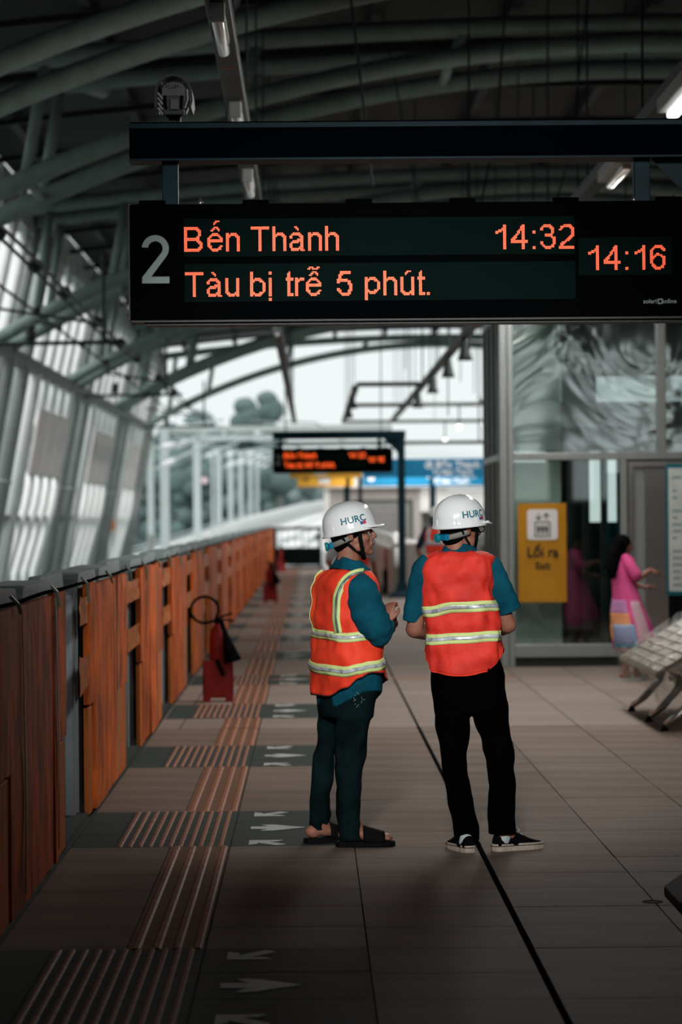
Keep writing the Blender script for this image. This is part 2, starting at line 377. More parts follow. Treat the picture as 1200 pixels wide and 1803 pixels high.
# dark pads beyond the tiled part and all tactile pavers
for c in PADS[2:]:
    a = max(c-.9, 23.44)
    if c+.9 > 23.44: boxo('waiting_pad', m_dark, -.42, .20, a, c+.9, -.02, .002, floor); boxo('waiting_pad', m_dark, -1.21, -1.0, a, c+.9, -.02, .002, floor)
def rib_mb(xs, y0, y1, mbx, w=.030, h=.006, z=.0):
    for x in xs: 
        for (ya, yb) in ((y0+.004, y1-.004),):
            a = [(x-w/2, z), (x-w/4, z+h), (x+w/4, z+h), (x+w/2, z)]
            mbx.loft([[Vector((px_, ya, pz)) for px_, pz in a], [Vector((px_, yb, pz)) for px_, pz in a]])
X4 = [-.685+.078*i for i in range(4)]; X12 = [-.975+.0505*i for i in range(11)]
PV = {}
def paver(kind, y, L=.3):
    if kind not in PV:
        m_ = B(); m_.cur = 0
        x0, x1 = (-1.0, -.425) if kind else (-.72, -.425)
        m_.box(x0+.002, x1, .002, L-.002, -.02, 0); m_.cur = 1
        rib_mb(X12 if kind else X4, 0, L, m_, .024 if kind else .036)
        PV[kind] = m_.build('tactile_paver', [m_dark if kind else m_tact, m_rib], floor); o = PV[kind]
    else: o = PV[kind].copy(); link(o)
    o.location = (0, y, 0); return o
y = Y0
for a, b, pad in segs:
    n = round((b-a)/.3); st = (b-a)/n
    for i in range(n):
        if a+i*st < 23.3: paver(1 if pad else 0, a+i*st)
far = B(); fr = B(); yy = 23.44
while yy < 95:
    pad = in_pad(yy+.3)
    (fr if pad else far).box(-1.0 if pad else -.72, -.425, yy, yy+.6, -.02, .001)
    far.cur = 1; rib_mb(X12 if pad else X4, yy, yy+.6, far, .026 if pad else .036, .007, .001); far.cur = 0
    yy += .6
far.build('tactile_strip', [m_tact, m_rib], floor, kind='stuff'); fr.build('tactile_strip', m_dark, floor, kind='stuff')
boxo('expansion_joint', m_blk, .808, .827, -12, 100, -.004, .0015, floor)
boxo('floor_tape', m_tapeo, -.42, 2.06, 30.4, 30.52, -.002, .003, floor)
B().lathe([(.045, -.002), (.045, .004), (.036, .004), (.036, .001)], (1.43, 12.75, 0), 20).build('floor_cap', m_joint, floor)
# arrows
def arrow_parts(c, k):
    c0 = c-.02
    z = .0035 if c > 22 else .002
    def poly(name, pts):
        m_ = B(); a = [Vector((x, y_, z)) for x, y_ in pts]; b = [Vector((x, y_, z+.0015)) for x, y_ in pts]; m_.loft([a, b])
        return m_.build(name, m_arrow, floor)
    X = -.335
    poly('exit_arrow', [(X, c0-.055), (X+.10, c0-.055), (X+.055, c0-.145), (X+.12, c0-.145), (X+.285, c0), (X+.12, c0+.145), (X+.055, c0+.145), (X+.10, c0+.055), (X, c0+.055)])
    for s in (1, -1):
        yb = c0+s*.72; X1 = -.33
        pts = [(X1, yb-s*.10), (X1, yb+s*.10), (X1+.045, yb+s*.06), (X1+.045, yb+s*.01), (X1+.14, yb+s*.13), (X1+.185, yb+s*.09), (X1+.09, yb-s*.045), (X1+.14, yb-s*.05), (X1+.17, yb-s*.10)]
        poly('boarding_arrow', pts if s < 0 else pts[::-1])
for k, c in enumerate(PADS): arrow_parts(c, k)
# platform edge and track bed
boxo('trim_1', m_joint, -1.62, -1.22, -12, 100, -1.2, -.02).__setitem__('kind', 'structure')
tb = boxo('track_bed', m_land, -6.3, -1.5, -12, 100, -1.5, -1.15); tag(tb, kind='structure')
for i, x in enumerate((-2.3, -3.75)):
    r_ = B(); r_.box(x-.035, x+.035, -12, 100, -1.15, -1.0); tag(r_.build('rail', m_steelp), 'steel running rail %s the platform barrier' % ('nearer' if i == 0 else 'farther from'), 'rail', 'rails behind the barrier')
wl = boxo('wall_left', m_concw2, -6.45, -6.2, -12, 100, -1.5, .12); tag(wl, kind='structure')
# unseen walls around the near platform, added to keep the foreground dark
wsv = B().box(-6.6, -6.45, -12, 31, -1.2, 7.0).box(-6.6, -4.96, -12, 31, 7.0, 7.1).build('wall_left_light_block', m_wallg); tag(wsv, kind='structure')
tag(boxo('wall_right', m_wallg, 9.5, 9.7, -12, 60, -.3, 7.4), kind='structure')
wre = B().box(-6.6, .5, -12.2, -12, -1.2, 7.6).box(.5, 9.7, -12.2, -12, -1.2, 2.0).box(.5, 9.7, -12.2, -12, 6.0, 7.6)  # shuts out the rear sky; openings and bars shaped for glass reflections
for i_ in range(7): wre.box(1.5+1.15*i_, 1.5+1.15*i_+(.25, .6, .2)[i_ % 3], -12.2, -12, 2.0, 6.0)
for z_ in (3.1, 4.3, 5.2): wre.box(.5, 9.7, -12.2, -12, z_, z_+.28)
wre = wre.build('wall_rear_light_screen', m_wallg); tag(wre, kind='structure')
# ================================================================== roof
def zlow(x): return 7.08-18.5+sqrt(max(0, 18.5**2-(x-4.1)**2))
def zup(x): return 7.30-70+sqrt(70**2-(x-4.1)**2)
def zskin(x): return zup(x)+.42
ce = B(); xs = [-4.7+.55*i for i in range(33)]
for k, (dz) in enumerate((0,)):
    ring = [[Vector((x, yv, zskin(x))) for x in xs] for yv in (-12, 97.5)]; ring2 = [[Vector((x, yv, zskin(x)+.05)) for x in xs][::-1] for yv in (-12, 97.5)]
    ce.loft([ring[0]+ring2[0], ring[1]+ring2[1]])
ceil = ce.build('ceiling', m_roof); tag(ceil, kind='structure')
for x in [-4.0+1.6*i for i in range(11)]:
    boxo('purlin', m_purl, x-.06, x+.06, -12, 97.3, zskin(x)-.24, zskin(x), ceil)
yv = 14.0
rafters = B()
while yv < 97:
    rafters.loft([[Vector((x, yv, zskin(x)-.34)), Vector((x, yv+.1, zskin(x)-.34)), Vector((x, yv+.1, zskin(x)-.26)), Vector((x, yv, zskin(x)-.26))] for x in xs])
    yv += 3.75
rafters.build('rafter', m_purl, ceil, kind='stuff')
ARCH = [20.7, 28.2, 35.7, 50.7, 65.7, 80.7, 95.7]
ALAB = {20.7: 'nearest pale arched roof truss above the viewer', 28.2: 'pale arched roof truss crossing above the surveillance camera', 35.7: 'pale twin-tube roof arch just behind the lamp trunking',
        50.7: 'twin-tube roof arch seen between navy beam and display', 65.7: 'roof arch landing left of the display board', 80.7: 'second last roof arch, a thick dark band against sky',
        95.7: 'last roof arch at the open end against the sky'}
for D in ARCH:
    a = empty('roof_arch', (4.1, D, 7.0), ALAB[D], 'roof truss', 'arched roof trusses')
    single = D == 95.7
    offs = (-1.05, 1.05) if not single else (0,)
    for s in offs:
        n = 44; X = [-5.2+18.6*i/n for i in range(n+1)]
        B().tube([(x, D+s, zlow(x)) for x in X], .115, 12).build('lower_chord', m_arch, a, smooth=True)
        X = [-4.7+17.6*i/n for i in range(n+1)]
        B().tube([(x, D+s, zup(x)) for x in X], .115, 12).build('upper_chord', m_arch, a, smooth=True)
    for dx in (-8.6, -7.35, -4.9, -2.45, 0, 2.45, 4.9, 7.35, 8.6):
        x = 4.1+dx
        for s in offs:
            B().tube([(x, D+s, zlow(x)), (x-.25*(1 if dx > 0 else -1), D+s, zup(x)+.05)], .07, 10).build('strut', m_arch, a, smooth=True)
        if not single and abs(dx) > 1:
            B().tube([(x, D-1.05, zlow(x)), (x, D+1.05, zlow(x))], .06, 8).build('cross_tube', m_arch, a, smooth=True)
    if D in (28.2, 35.7, 50.7):
        for x in (-2.8, .35, 4.1-0.05):
            B().tube([(x, D+1.0, zup(x)), (x+.15, D+3.2, zskin(x)-.2)], .11, 12).build('strut', m_arch, a, smooth=True)
fa = B(); fa.box(-4.95, -4.72, -12, 97.4, 6.52, 7.16)
fas = fa.build('eaves_gutter', m_steelp); tag(fas, 'long grey eaves gutter along the left roof edge', 'gutter')
for k in range(26): boxo('gutter_bracket', m_steelw, -4.72, -4.66, 18+3.1*k, 18.12+3.1*k, 6.48, 7.2, fas)
# left side screen: sloping columns, slats, boards
def slope(z): return -6.02+(z-.12)*.185
def sp(y, z): return Vector((slope(z) if z < 4.5 else -5.21+(z-4.5)*.22, y, z))
m_steeld = mat('mid_grey_steel', (.20, .225, .215), .55, noise_=.15)
bl = boxo('side_beam', m_steeld, -5.32, -5.08, 18, 97, 4.38, 4.60, bevel=.01); tag(bl, 'long grey beam joining the arch feet on the left', 'beam')
b2 = boxo('side_rail', m_steeld, -5.86, -5.74, 18, 86, 1.60, 1.72); tag(b2, 'low grey horizontal rail across the sloping columns', 'rail')
for i in range(5):
    yv = 26+15*i
    for kx in range(2): B().tube([(-5.75, yv+kx*.8, 1.66), sp(yv+kx*.8, .12)], .03, 6).build('rail_brace', m_steelp, b2)
b3 = boxo('side_rail', m_steelw, -5.86, -5.76, 86, 99, 1.62, 1.70); tag(b3, 'pale end of the low side rail near the platform end', 'rail')
nm = {65.7: 'left edge of the picture', 80.7: 'middle bay', 95.7: 'open end of the roof', 50.7: 'near bay off the left edge', 35.7: 'nearest bay'}
for D in (50.7, 65.7, 80.7, 95.7):
    for q, dy in enumerate((1.3, 4.0)):
        if D == 95.7: dy -= 2.6
        o = B().tube([sp(D+dy, .12), sp(D+dy, 4.5), sp(D+dy, 6.8)], [.17, .16, .14], 16); o.tube([sp(D+dy, 2.3), sp(D+dy, 2.36)], .185, 16); o.tube([sp(D+dy, .12), sp(D+dy, .2)], .24, 16)
        tag(o.build('sloping_column', m_steelc, smooth=True), '%s thick sloping grey column at the %s' % (('nearer', 'farther')[q], nm[D]), 'column', 'sloping side columns')
    g = empty('slat_screen', (slope(2), D-3, 2), 'screen of pale slats and board at the %s' % nm[D], 'screen', 'pale side screens')
    for dy in (-8.3, -5.9, -3.9, -1.9, .1):
        if D == 50.7 and dy < -7: continue
        if dy < -6.5: B().tube([sp(D+dy, .12), sp(D+dy, 4.5), sp(D+dy, 6.6)], .13, 12).build('slat', m_slat, g, smooth=True)
        else:
            B().tube([sp(D+dy, 3.75), sp(D+dy, 4.5), sp(D+dy, 6.6)], .085, 12).build('slat', m_slat, g, smooth=True)
            p0 = sp(D+dy, 2.55); p1 = sp(D+dy, .12)
            B().tube([p0, p0+Vector((0, -.25, -.25)), p0+Vector((-.05, -.5, -.65)), p1+Vector((0, -.6, .4)), p1+Vector((0, -.6, 0))], .09, 10).build('slat', m_slat, g, smooth=True)
    for j in range(3):
        ya = D-6.6+2.4*j; q = B(); q.loft([[sp(ya, 2.5), sp(ya+2.34, 2.5), sp(ya+2.34, 3.8), sp(ya, 3.8)], [v+Vector((.05, 0, .01)) for v in (sp(ya, 2.5), sp(ya+2.34, 2.5), sp(ya+2.34, 3.8), sp(ya, 3.8))]])
        q.build('panel', m_board, g)
ot = boxo('warning_tag', m_orange, -5.90, -5.62, 86.1, 86.16, 1.30, 1.56); boxo('tag_post', m_slat, -5.80, -5.72, 86.16, 86.22, -1.15, 1.5, ot); tag(ot, 'small orange square tag on a pale left column', 'tag')
ot2 = boxo('equipment_post', m_slat, -4.35, -4.17, 79.5, 79.6, -1.15, 1.2, bevel=.03); tag(ot2, 'short white post standing behind the orange barrier', 'post')
# overhead line
def wire(name, pts, r, label, cat, group=None, m=None): 
    o = B().tube(pts, r, 8).build(name, m or m_wire); return tag(o, label, cat, group)
w = empty('overhead_wire', (-3.25, 50, 4.65), 'twin overhead wire with clips nearest the display board', 'wire', 'overhead wires')
for dx in (-.07, .07): B().tube([(-3.25+dx, y_, 4.62+.05*cos(y_*.2)) for y_ in [26+3.5*i for i in range(20)]], .022, 6).build('conductor', m_wire, w)
for y_ in (31.5, 35.7, 40, 46, 51.6, 56.6, 64.6, 72, 80): B().lathe([(.02, -.13), (.075, -.09), (.095, 0), (.06, .1), (.02, .13)], (0, 0, 0), 10, mtx=Matrix.Translation((-3.25, y_, 4.64)) @ Matrix.Rotation(pi/2, 4, 'X')).build('clip', m_wire, w, smooth=True)
w = empty('overhead_wire', (-4.45, 50, 4.95), 'single overhead wire nearer the left side columns', 'wire', 'overhead wires')
B().tube([(-4.45+.25*(y_-35)/60, y_, 5.0-.003*(y_-35)) for y_ in [35+3*i for i in range(21)]], .024, 6).build('conductor', m_wire, w)
for y_ in (48, 52, 57, 63, 70, 78): B().ell((-4.4+.25*(y_-35)/60, y_, 5.0-.003*(y_-35)), .07, .12, .07).build('clip', m_wire, w, smooth=True)
for k, y_ in enumerate((47.5, 68.0, 92.0)):
    g = empty('wire_support', (-4.3, y_, 4.6), 'dark bracket arm holding the overhead wires, %s of three' % ['nearest', 'middle', 'farthest'][k], 'bracket', 'overhead wire brackets')
    B().tube([(-5.2, y_, 4.4), (-2.9, y_, 4.42)], .035, 8).build('arm', m_wire, g)
    B().tube([(-3.25, y_, 4.42), (-3.25, y_, 5.8)], .03, 8).build('hanger', m_wire, g)
    B().tube([(-5.15, y_, 5.0), (-3.25, y_, 4.7)], .025, 8).build('stay', m_wire, g)
    B().lathe([(.04, 0), (.1, .04), (.05, .08), (.1, .12), (.05, .16), (.1, .2), (.04, .24)], (-4.4, y_, 4.45), 10).build('insulator', m_wire, g, smooth=True)
# lamp trunkings
TZ = 4.5
def trunk(x, y0, y1, label, rods):
    g = empty('lamp_trunking', (x, y0, TZ), label, 'lighting track', 'lamp trunkings')
    q = B().box(x-.07, x+.07, y0, y1, TZ, TZ+.10); q.build('channel', m_trunk, g, bevel=.008)
    for y_ in rods: B().tube([(x, y_, TZ+.1), (x+.02, y_, zskin(x)-.2)], .010, 5).build('rod', m_wire, g)
    return g
tl = trunk(-.50, 13.5, 93, 'dark lighting track running down the hall, left of centre', [16+4.2*i for i in range(18)])
for i, y_ in enumerate([16.7+4.0*i for i in range(18)]):
    g = empty('tube_lamp', (-.5, y_, TZ-.05), '%s unlit tube lamp under the left lighting track' % (ORD[i] if i < 20 else 'far'), 'lamp', 'tube lamps under the left track')
    B().lathe([(.0315, 0), (.036, .02), (.036, 1.28), (.03, 1.32)], (0, 0, 0), 16, mtx=Matrix.Translation((-.50, y_+1.3, TZ-.07)) @ Matrix.Rotation(pi/2, 4, 'X')).build('tube', m_tubeoff, g, smooth=True)
    B().box(-.545, -.455, y_-.06, y_+.0, TZ-.11, TZ).build('end_cap', m_steelp, g, bevel=.01)
    B().box(-.535, -.465, y_+.05, y_+1.25, TZ-.03, TZ+.005).build('housing', m_steelw, g)
    if i > 6: break
boxo('orange_label', m_tapeo, -.54, -.46, 19.1, 19.14, TZ-.004, TZ+.01, tl)
tr = trunk(2.50, 15, 93, 'dark lighting track running down the hall, right of centre', [18+4.5*i for i in range(17)])
for i, y_ in enumerate((19.3, 23.6)):
    g = empty('tube_lamp', (2.5, y_, TZ-.05), ['lit white tube lamp at the upper right corner', 'pale tube lamp above the right end of the display'][i], 'lamp')
    B().box(2.40, 2.60, y_, y_+1.4, TZ-.10, TZ).build('housing', m_steelp, g, bevel=.01)
    B().lathe([(.03, 0), (.04, .02), (.04, 1.28), (.03, 1.32)], (0, 0, 0), 16, mtx=Matrix.Translation((2.5, y_+1.35, TZ-.12)) @ Matrix.Rotation(pi/2, 4, 'X')).build('tube', m_tubeon if i == 0 else m_tubeoff, g, smooth=True)
for i, y_ in enumerate((48.6, 54.6, 61.6, 70.0)):
    g = empty('pendant_lamp', (2.5, y_, TZ-.2), '%s dark bell-shaped lamp hanging from the right track' % ['nearest', 'second nearest', 'third nearest', 'farthest'][i], 'lamp', 'bell-shaped hanging lamps')
    B().lathe([(.05, .02), (.06, -.04), (.075, -.14), (.10, -.27), (.125, -.36), (.115, -.36), (.06, -.12)], (2.5, y_, TZ), 18).build('shade', m_trunk, g, smooth=True)
    B().tube([(2.5, y_, TZ+.02), (2.5, y_, TZ-.03)], .02, 8).build('stem', m_trunk, g)
t3 = trunk(1.02, 68, 93, 'far left side of the hanging lighting loop', [70, 76, 82, 88])
for y_ in (72.5, 79.5): 
    g = empty('pendant_lamp', (1.02, y_, TZ-.2), '%s dark lamp under the far lighting loop, left side' % ('nearer' if y_ < 75 else 'farther'), 'lamp')
    B().lathe([(.04, .0), (.06, -.1), (.11, -.28), (.10, -.28), (.04, -.1)], (1.02, y_, TZ), 16).build('shade', m_trunk, g, smooth=True)
for k, (y_, xa, xb) in enumerate(((66.5, 1.02, 2.5), (79, 1.0, 4.5), (93, 1.0, 5.6))):
    tag(boxo('cross_track', m_trunk, xa, xb, y_, y_+.15, TZ, TZ+.1), '%s dark crossbar of the hanging lighting loop' % ['nearest', 'middle', 'farthest'][k], 'lighting track')
t5 = boxo('cross_track', m_trunk, 4.3, 4.5, 62, 79, TZ, TZ+.1); tag(t5, 'short dark lighting track at the right, past the bell lamps', 'lighting track')
for k, (x, y_) in enumerate(((3.9, 79.07), (4.4, 76), (4.15, 93.07))):
    g = empty('spotlight', (x, y_, 3.9), 'small lit spotlight among the far hanging tracks, %s' % ['upper', 'right', 'lower'][k], 'lamp')
    B().ell((x, y_, 3.95), .06, .06, .06).build('bulb', m_tubeon, g, smooth=True); B().tube([(x, y_, 4.0), (x, y_, 4.52)], .02, 6).build('stem', m_trunk, g)
wr = random.Random(3)
wires = sorted([(wr.uniform(.6, 4.2), wr.uniform(30, 90), wr.choice([TZ, TZ, 3.4, 5.2])) for k in range(19)], key=lambda t: t[0]/t[1])
for k, (x, y_, zb) in enumerate(wires):
    tag(B().tube([(x, y_, zb), (x+.03, y_, zskin(x)+.01)], .012, 5).build('suspension_wire', m_wire), '%s thin dark suspension wire below the roof, from the left' % ORD[k], 'wire', 'thin suspension wires hanging from the roof')
for k, (x0, x1, y_) in enumerate(((.2, .55, 26), (-.9, -.6, 23), (2.1, 1.7, 31), (3.2, 2.6, 34), (.9, 1.5, 36))):
    tag(B().tube([(x0, y_, zskin(x0)+.01), ((x0+x1)/2+.05, y_, 5.7), (x1, y_, 4.5)], .012, 5).build('slanting_stay', m_wire), 'slanting dark stay wire below the roof, %s from the viewer' % ['first', 'second', 'third', 'fourth', 'fifth'][k], 'wire')
# ================================================================== barrier
rb = random.Random(11)
for k in range(18):
    s = 11.75+4.84*k; e = s+3.25
    near = k < 6
    g = empty('barrier_section', (-1.22, s, 0), ('%s orange wrapped barrier section counted from the viewer' % ORD[k]), 'barrier', 'orange wrapped platform barrier')
    if k == 0: cuts = [0, .42, 1.35, 2.45, 2.62, 3.25]
    else: cuts = [0, .30, 1.25, 2.30, 3.25]
    for i in range(len(cuts)-1):
        y0, y1 = s+cuts[i]+.008, s+cuts[i+1]-.008
        if k > 8: y0, y1 = y0-.004, y1+.004
        dx = rb.uniform(-.006, .006); top = 1.285+rb.uniform(-.012, .01); tx = rb.uniform(-.008, .008)
        m_ = m_wrap2 if k == 0 else (m_wrap if rb.random() < .75 else m_wrap2)
        low = .02; parts = []
        if near and i in (0, len(cuts)-2):  # outer boards: the wrap is torn off below
            zt = .57 if i else .62
            q = B(); q.box(-1.262+dx, -1.232+dx, y0+.03, y1-.02, .01, zt-.02); q.build('board', m_ply, g, bevel=.003); low = zt
        # wrapped board as a slightly rumpled slab
        nz, ny = 9, 4; q = B(); fr_, bk = [], []
        for a in range(nz+1):
            z = low+(top-low)*a/nz
            for b in range(ny+1):
                yy = y0+(y1-y0)*b/ny; edge = b in (0, ny) or a in (0, nz)
                r_ = 0 if edge else (noise.noise(Vector((yy*2.3, z*3.1, k*3.3+i)))*.010+.003)
                fr_.append(Vector((-1.222+dx+tx*(z-.6)+r_, yy, z+(noise.noise(Vector((yy*9, k, i)))*.012 if a == 0 else 0)))); bk.append(Vector((-1.258+dx, yy, z)))
        W_ = ny+1; n_ = len(fr_); fs = []
        for a in range(nz):
            for b in range(ny):
                i0 = a*W_+b; fs.append((i0, i0+1, i0+W_+1, i0+W_)); fs.append((n_+i0, n_+i0+W_, n_+i0+W_+1, n_+i0+1))
        for b in range(ny): fs.append((b, n_+b, n_+b+1, b+1)); t0 = nz*W_+b; fs.append((t0, t0+1, n_+t0+1, n_+t0))
        for a in range(nz): fs.append((a*W_, (a+1)*W_, n_+(a+1)*W_, n_+a*W_)); c0 = a*W_+ny; fs.append((c0, n_+c0, n_+c0+W_, c0+W_))
        q.add(fr_+bk, fs); q.build('board', m_, g, smooth=False)
    if near:
        for t_ in ([.86, 2.52] if k == 0 else [2.05]):
            q = B(); pts = [(-1.214, s+t_, 1.27), (-1.208, s+t_+.01, .9), (-1.204, s+t_+.03, .5), (-1.21, s+t_+.02, .08)]
            q.tube(pts, [.006, .02, .026, .004], 8, True, [.003]*4, side=(0, 1, 0)); q.build('strap', m_strap, g)
    if k > 0:   # bridging sheets of brown tape
        for zt, zb, le in ((1.22, 1.075, .62), (.90, .75, .66)):
            q = B(); fr_ = []; nn = 5
            le2 = le if k < 2 else 1.45
            for a in range(nn+1):
                for b in range(4):
                    yy = s+.02-le2*(1-a/nn)
                    z = zb+(zt-zb)*b/3 + (.03*noise.noise(Vector((a*1.3, b*2.2, k))) if a == 0 else 0) - (.05*(1-a/nn) if k == 1 and zt < 1 and b == 0 else 0)
                    fr_.append(Vector((-1.232+.012*noise.noise(Vector((a*.9, b*1.7, k*2+zt))), yy, z)))
            q.add(fr_, [(a*4+b, (a+1)*4+b, (a+1)*4+b+1, a*4+b+1) for a in range(nn) for b in range(3)]); q.build('tape_sheet', m_tape, g, solid=.003)
    # grey door unit in the gap before the next section
    d0 = e+.01; d1 = s+4.84-.02
    g2 = empty('barrier_door', (-1.38, d0, 0), '%s grey sliding barrier door counted from the viewer' % ORD[k], 'door', 'grey barrier doors')
    def slab(y0, y1, x0, x1, h, r, name, m_, par):
        pts = [(y0, 0), (y1, 0)]+arc_pts(y1-r, h-r, r, 0, pi/2, 4)+arc_pts(y0+r, h-r, r, pi/2, pi, 4)
        q = B(); q.loft([[Vector((x0, a, b)) for a, b in pts], [Vector((x1, a, b)) for a, b in pts]]); return q.build(name, m_, par)
    slab(d0, d1-.08, -1.42, -1.36, 1.355, .12, 'door_leaf', m_psd, g2)
    boxo('door_edge', m_psdm, -1.36, -1.30, d1-.16, d1-.09, 0, 1.24, g2, bevel=.01)
    boxo('shaded_sill', m_joint, -1.36, -1.24, d0, d1, 0, .03, g2)  # dark colour stands in for the shadow at the door foot
    g3 = empty('barrier_housing', (-1.5, s, 0), '%s rounded grey housing behind the orange boards' % ORD[k], 'housing', 'grey housings behind the orange boards')
    slab(s+.1, s+1.55, -1.50, -1.30, 1.345, .13, 'casing', m_psd, g3); slab(s+1.75, s+3.2, -1.50, -1.30, 1.345, .13, 'casing', m_psd, g3)
cb = B(); pts = []
yy = 10.5
while yy < 98: pts.append((-1.235+.006*sin(yy*3.1), yy, 1.302+.003*sin(yy*1.9))); yy += .7
cb.tube(pts, .009, 6); cab = cb.build('black_cable', m_blk); tag(cab, 'black cable laid along the top of the orange barrier', 'cable')
for i in range(12):
    yy = 12.3+1.9*i; B().tube([(-1.23, yy, 1.33), (-1.205, yy+.05, 1.30), (-1.20, yy+.12, 1.26-.03*(i % 3))], .008, 6).build('cable_tie', m_strap, cab)
# ================================================================== fire extinguishers
def extinguisher(x, y, k, label, turn=0.0, loop=True, small=False):
    g = empty('fire_extinguisher', (x, y, 0), label, 'fire extinguisher', 'red fire extinguishers by the barrier')
    T = Matrix.Translation((x, y, 0)) @ Matrix.Rotation(turn, 4, 'Z')
    # red sheet-metal stand: two side plates, back, feet
    q = B(); q.box(-.135, .135, -.09, -.075, .05, .37, T); q.box(-.135, -.12, -.09, .10, .04, .37, T); q.box(.12, .135, -.09, .10, .04, .37, T)
    for sx_ in (-.135, .065): q.box(sx_, sx_+.07, -.11, -.075, 0, .06, T)
    q.box(-.13, .13, -.08, .10, .035, .05, T); q.build('stand', m_red, g, bevel=.004)
    B().lathe([(.055, .05), (.078, .075), (.08, .55), (.07, .62), (.04, .67), (.025, .70)], (0, 0, 0), 18, mtx=T).build('cylinder', m_red, g, smooth=True)
    q = B(); q.lathe([(.02, .69), (.028, .70), (.028, .74), (.015, .75)], (0, 0, 0), 12, mtx=T); q.tube([T @ Vector(p) for p in ((0, 0, .74), (.05, 0, .76), (.13, 0, .79))], .009, 6); q.tube([T @ Vector(p) for p in ((0, 0, .72), (.06, 0, .73), (.14, 0, .72))], .008, 6)
    q.build('valve', m_blk, g)
    if loop: pts = [(.0, -.0, .72)]+[(-.115+.125*cos(a), -.02, .82+.125*sin(a)*.95) for a in [radians(-60-24*i) for i in range(15)]]+[(.02, -.05, .72), (.045, -.09, .64)]
    else: pts = [(0, 0, .72), (-.06, -.02, .8), (-.02, -.05, .78), (.045, -.09, .64)]
    B().tube([T @ Vector(p) for p in pts], .013, 8).build('hose', m_blk, g, smooth=True)
    a = Vector((.035, -.10, .74)); b = Vector((.135, -.13, .36))
    q = B(); q.tube([T @ a, T @ (a+(b-a)*.15), T @ (a+(b-a)*.3), T @ b, T @ (b-(b-a)*.02)], [.014, .018, .022, .082, .070], 16); q.build('horn', m_blk, g, smooth=True)
    B().tube([T @ Vector(p) for p in ((.0, -.095, .34), (.05, -.10, .24), (-.01, -.1, .38))], .018, 6).build('grip_strap', m_blk, g)
extinguisher(-.845, 26.9, 0, 'nearest fire extinguisher, black horn and looped hose on a red stand')
extinguisher(-.80, 57.6, 1, 'middle fire extinguisher with black horn, far along the barrier', loop=False)
extinguisher(-.93, 88.5, 2, 'farthest fire extinguisher, before the dark end gate', turn=.6, loop=False)
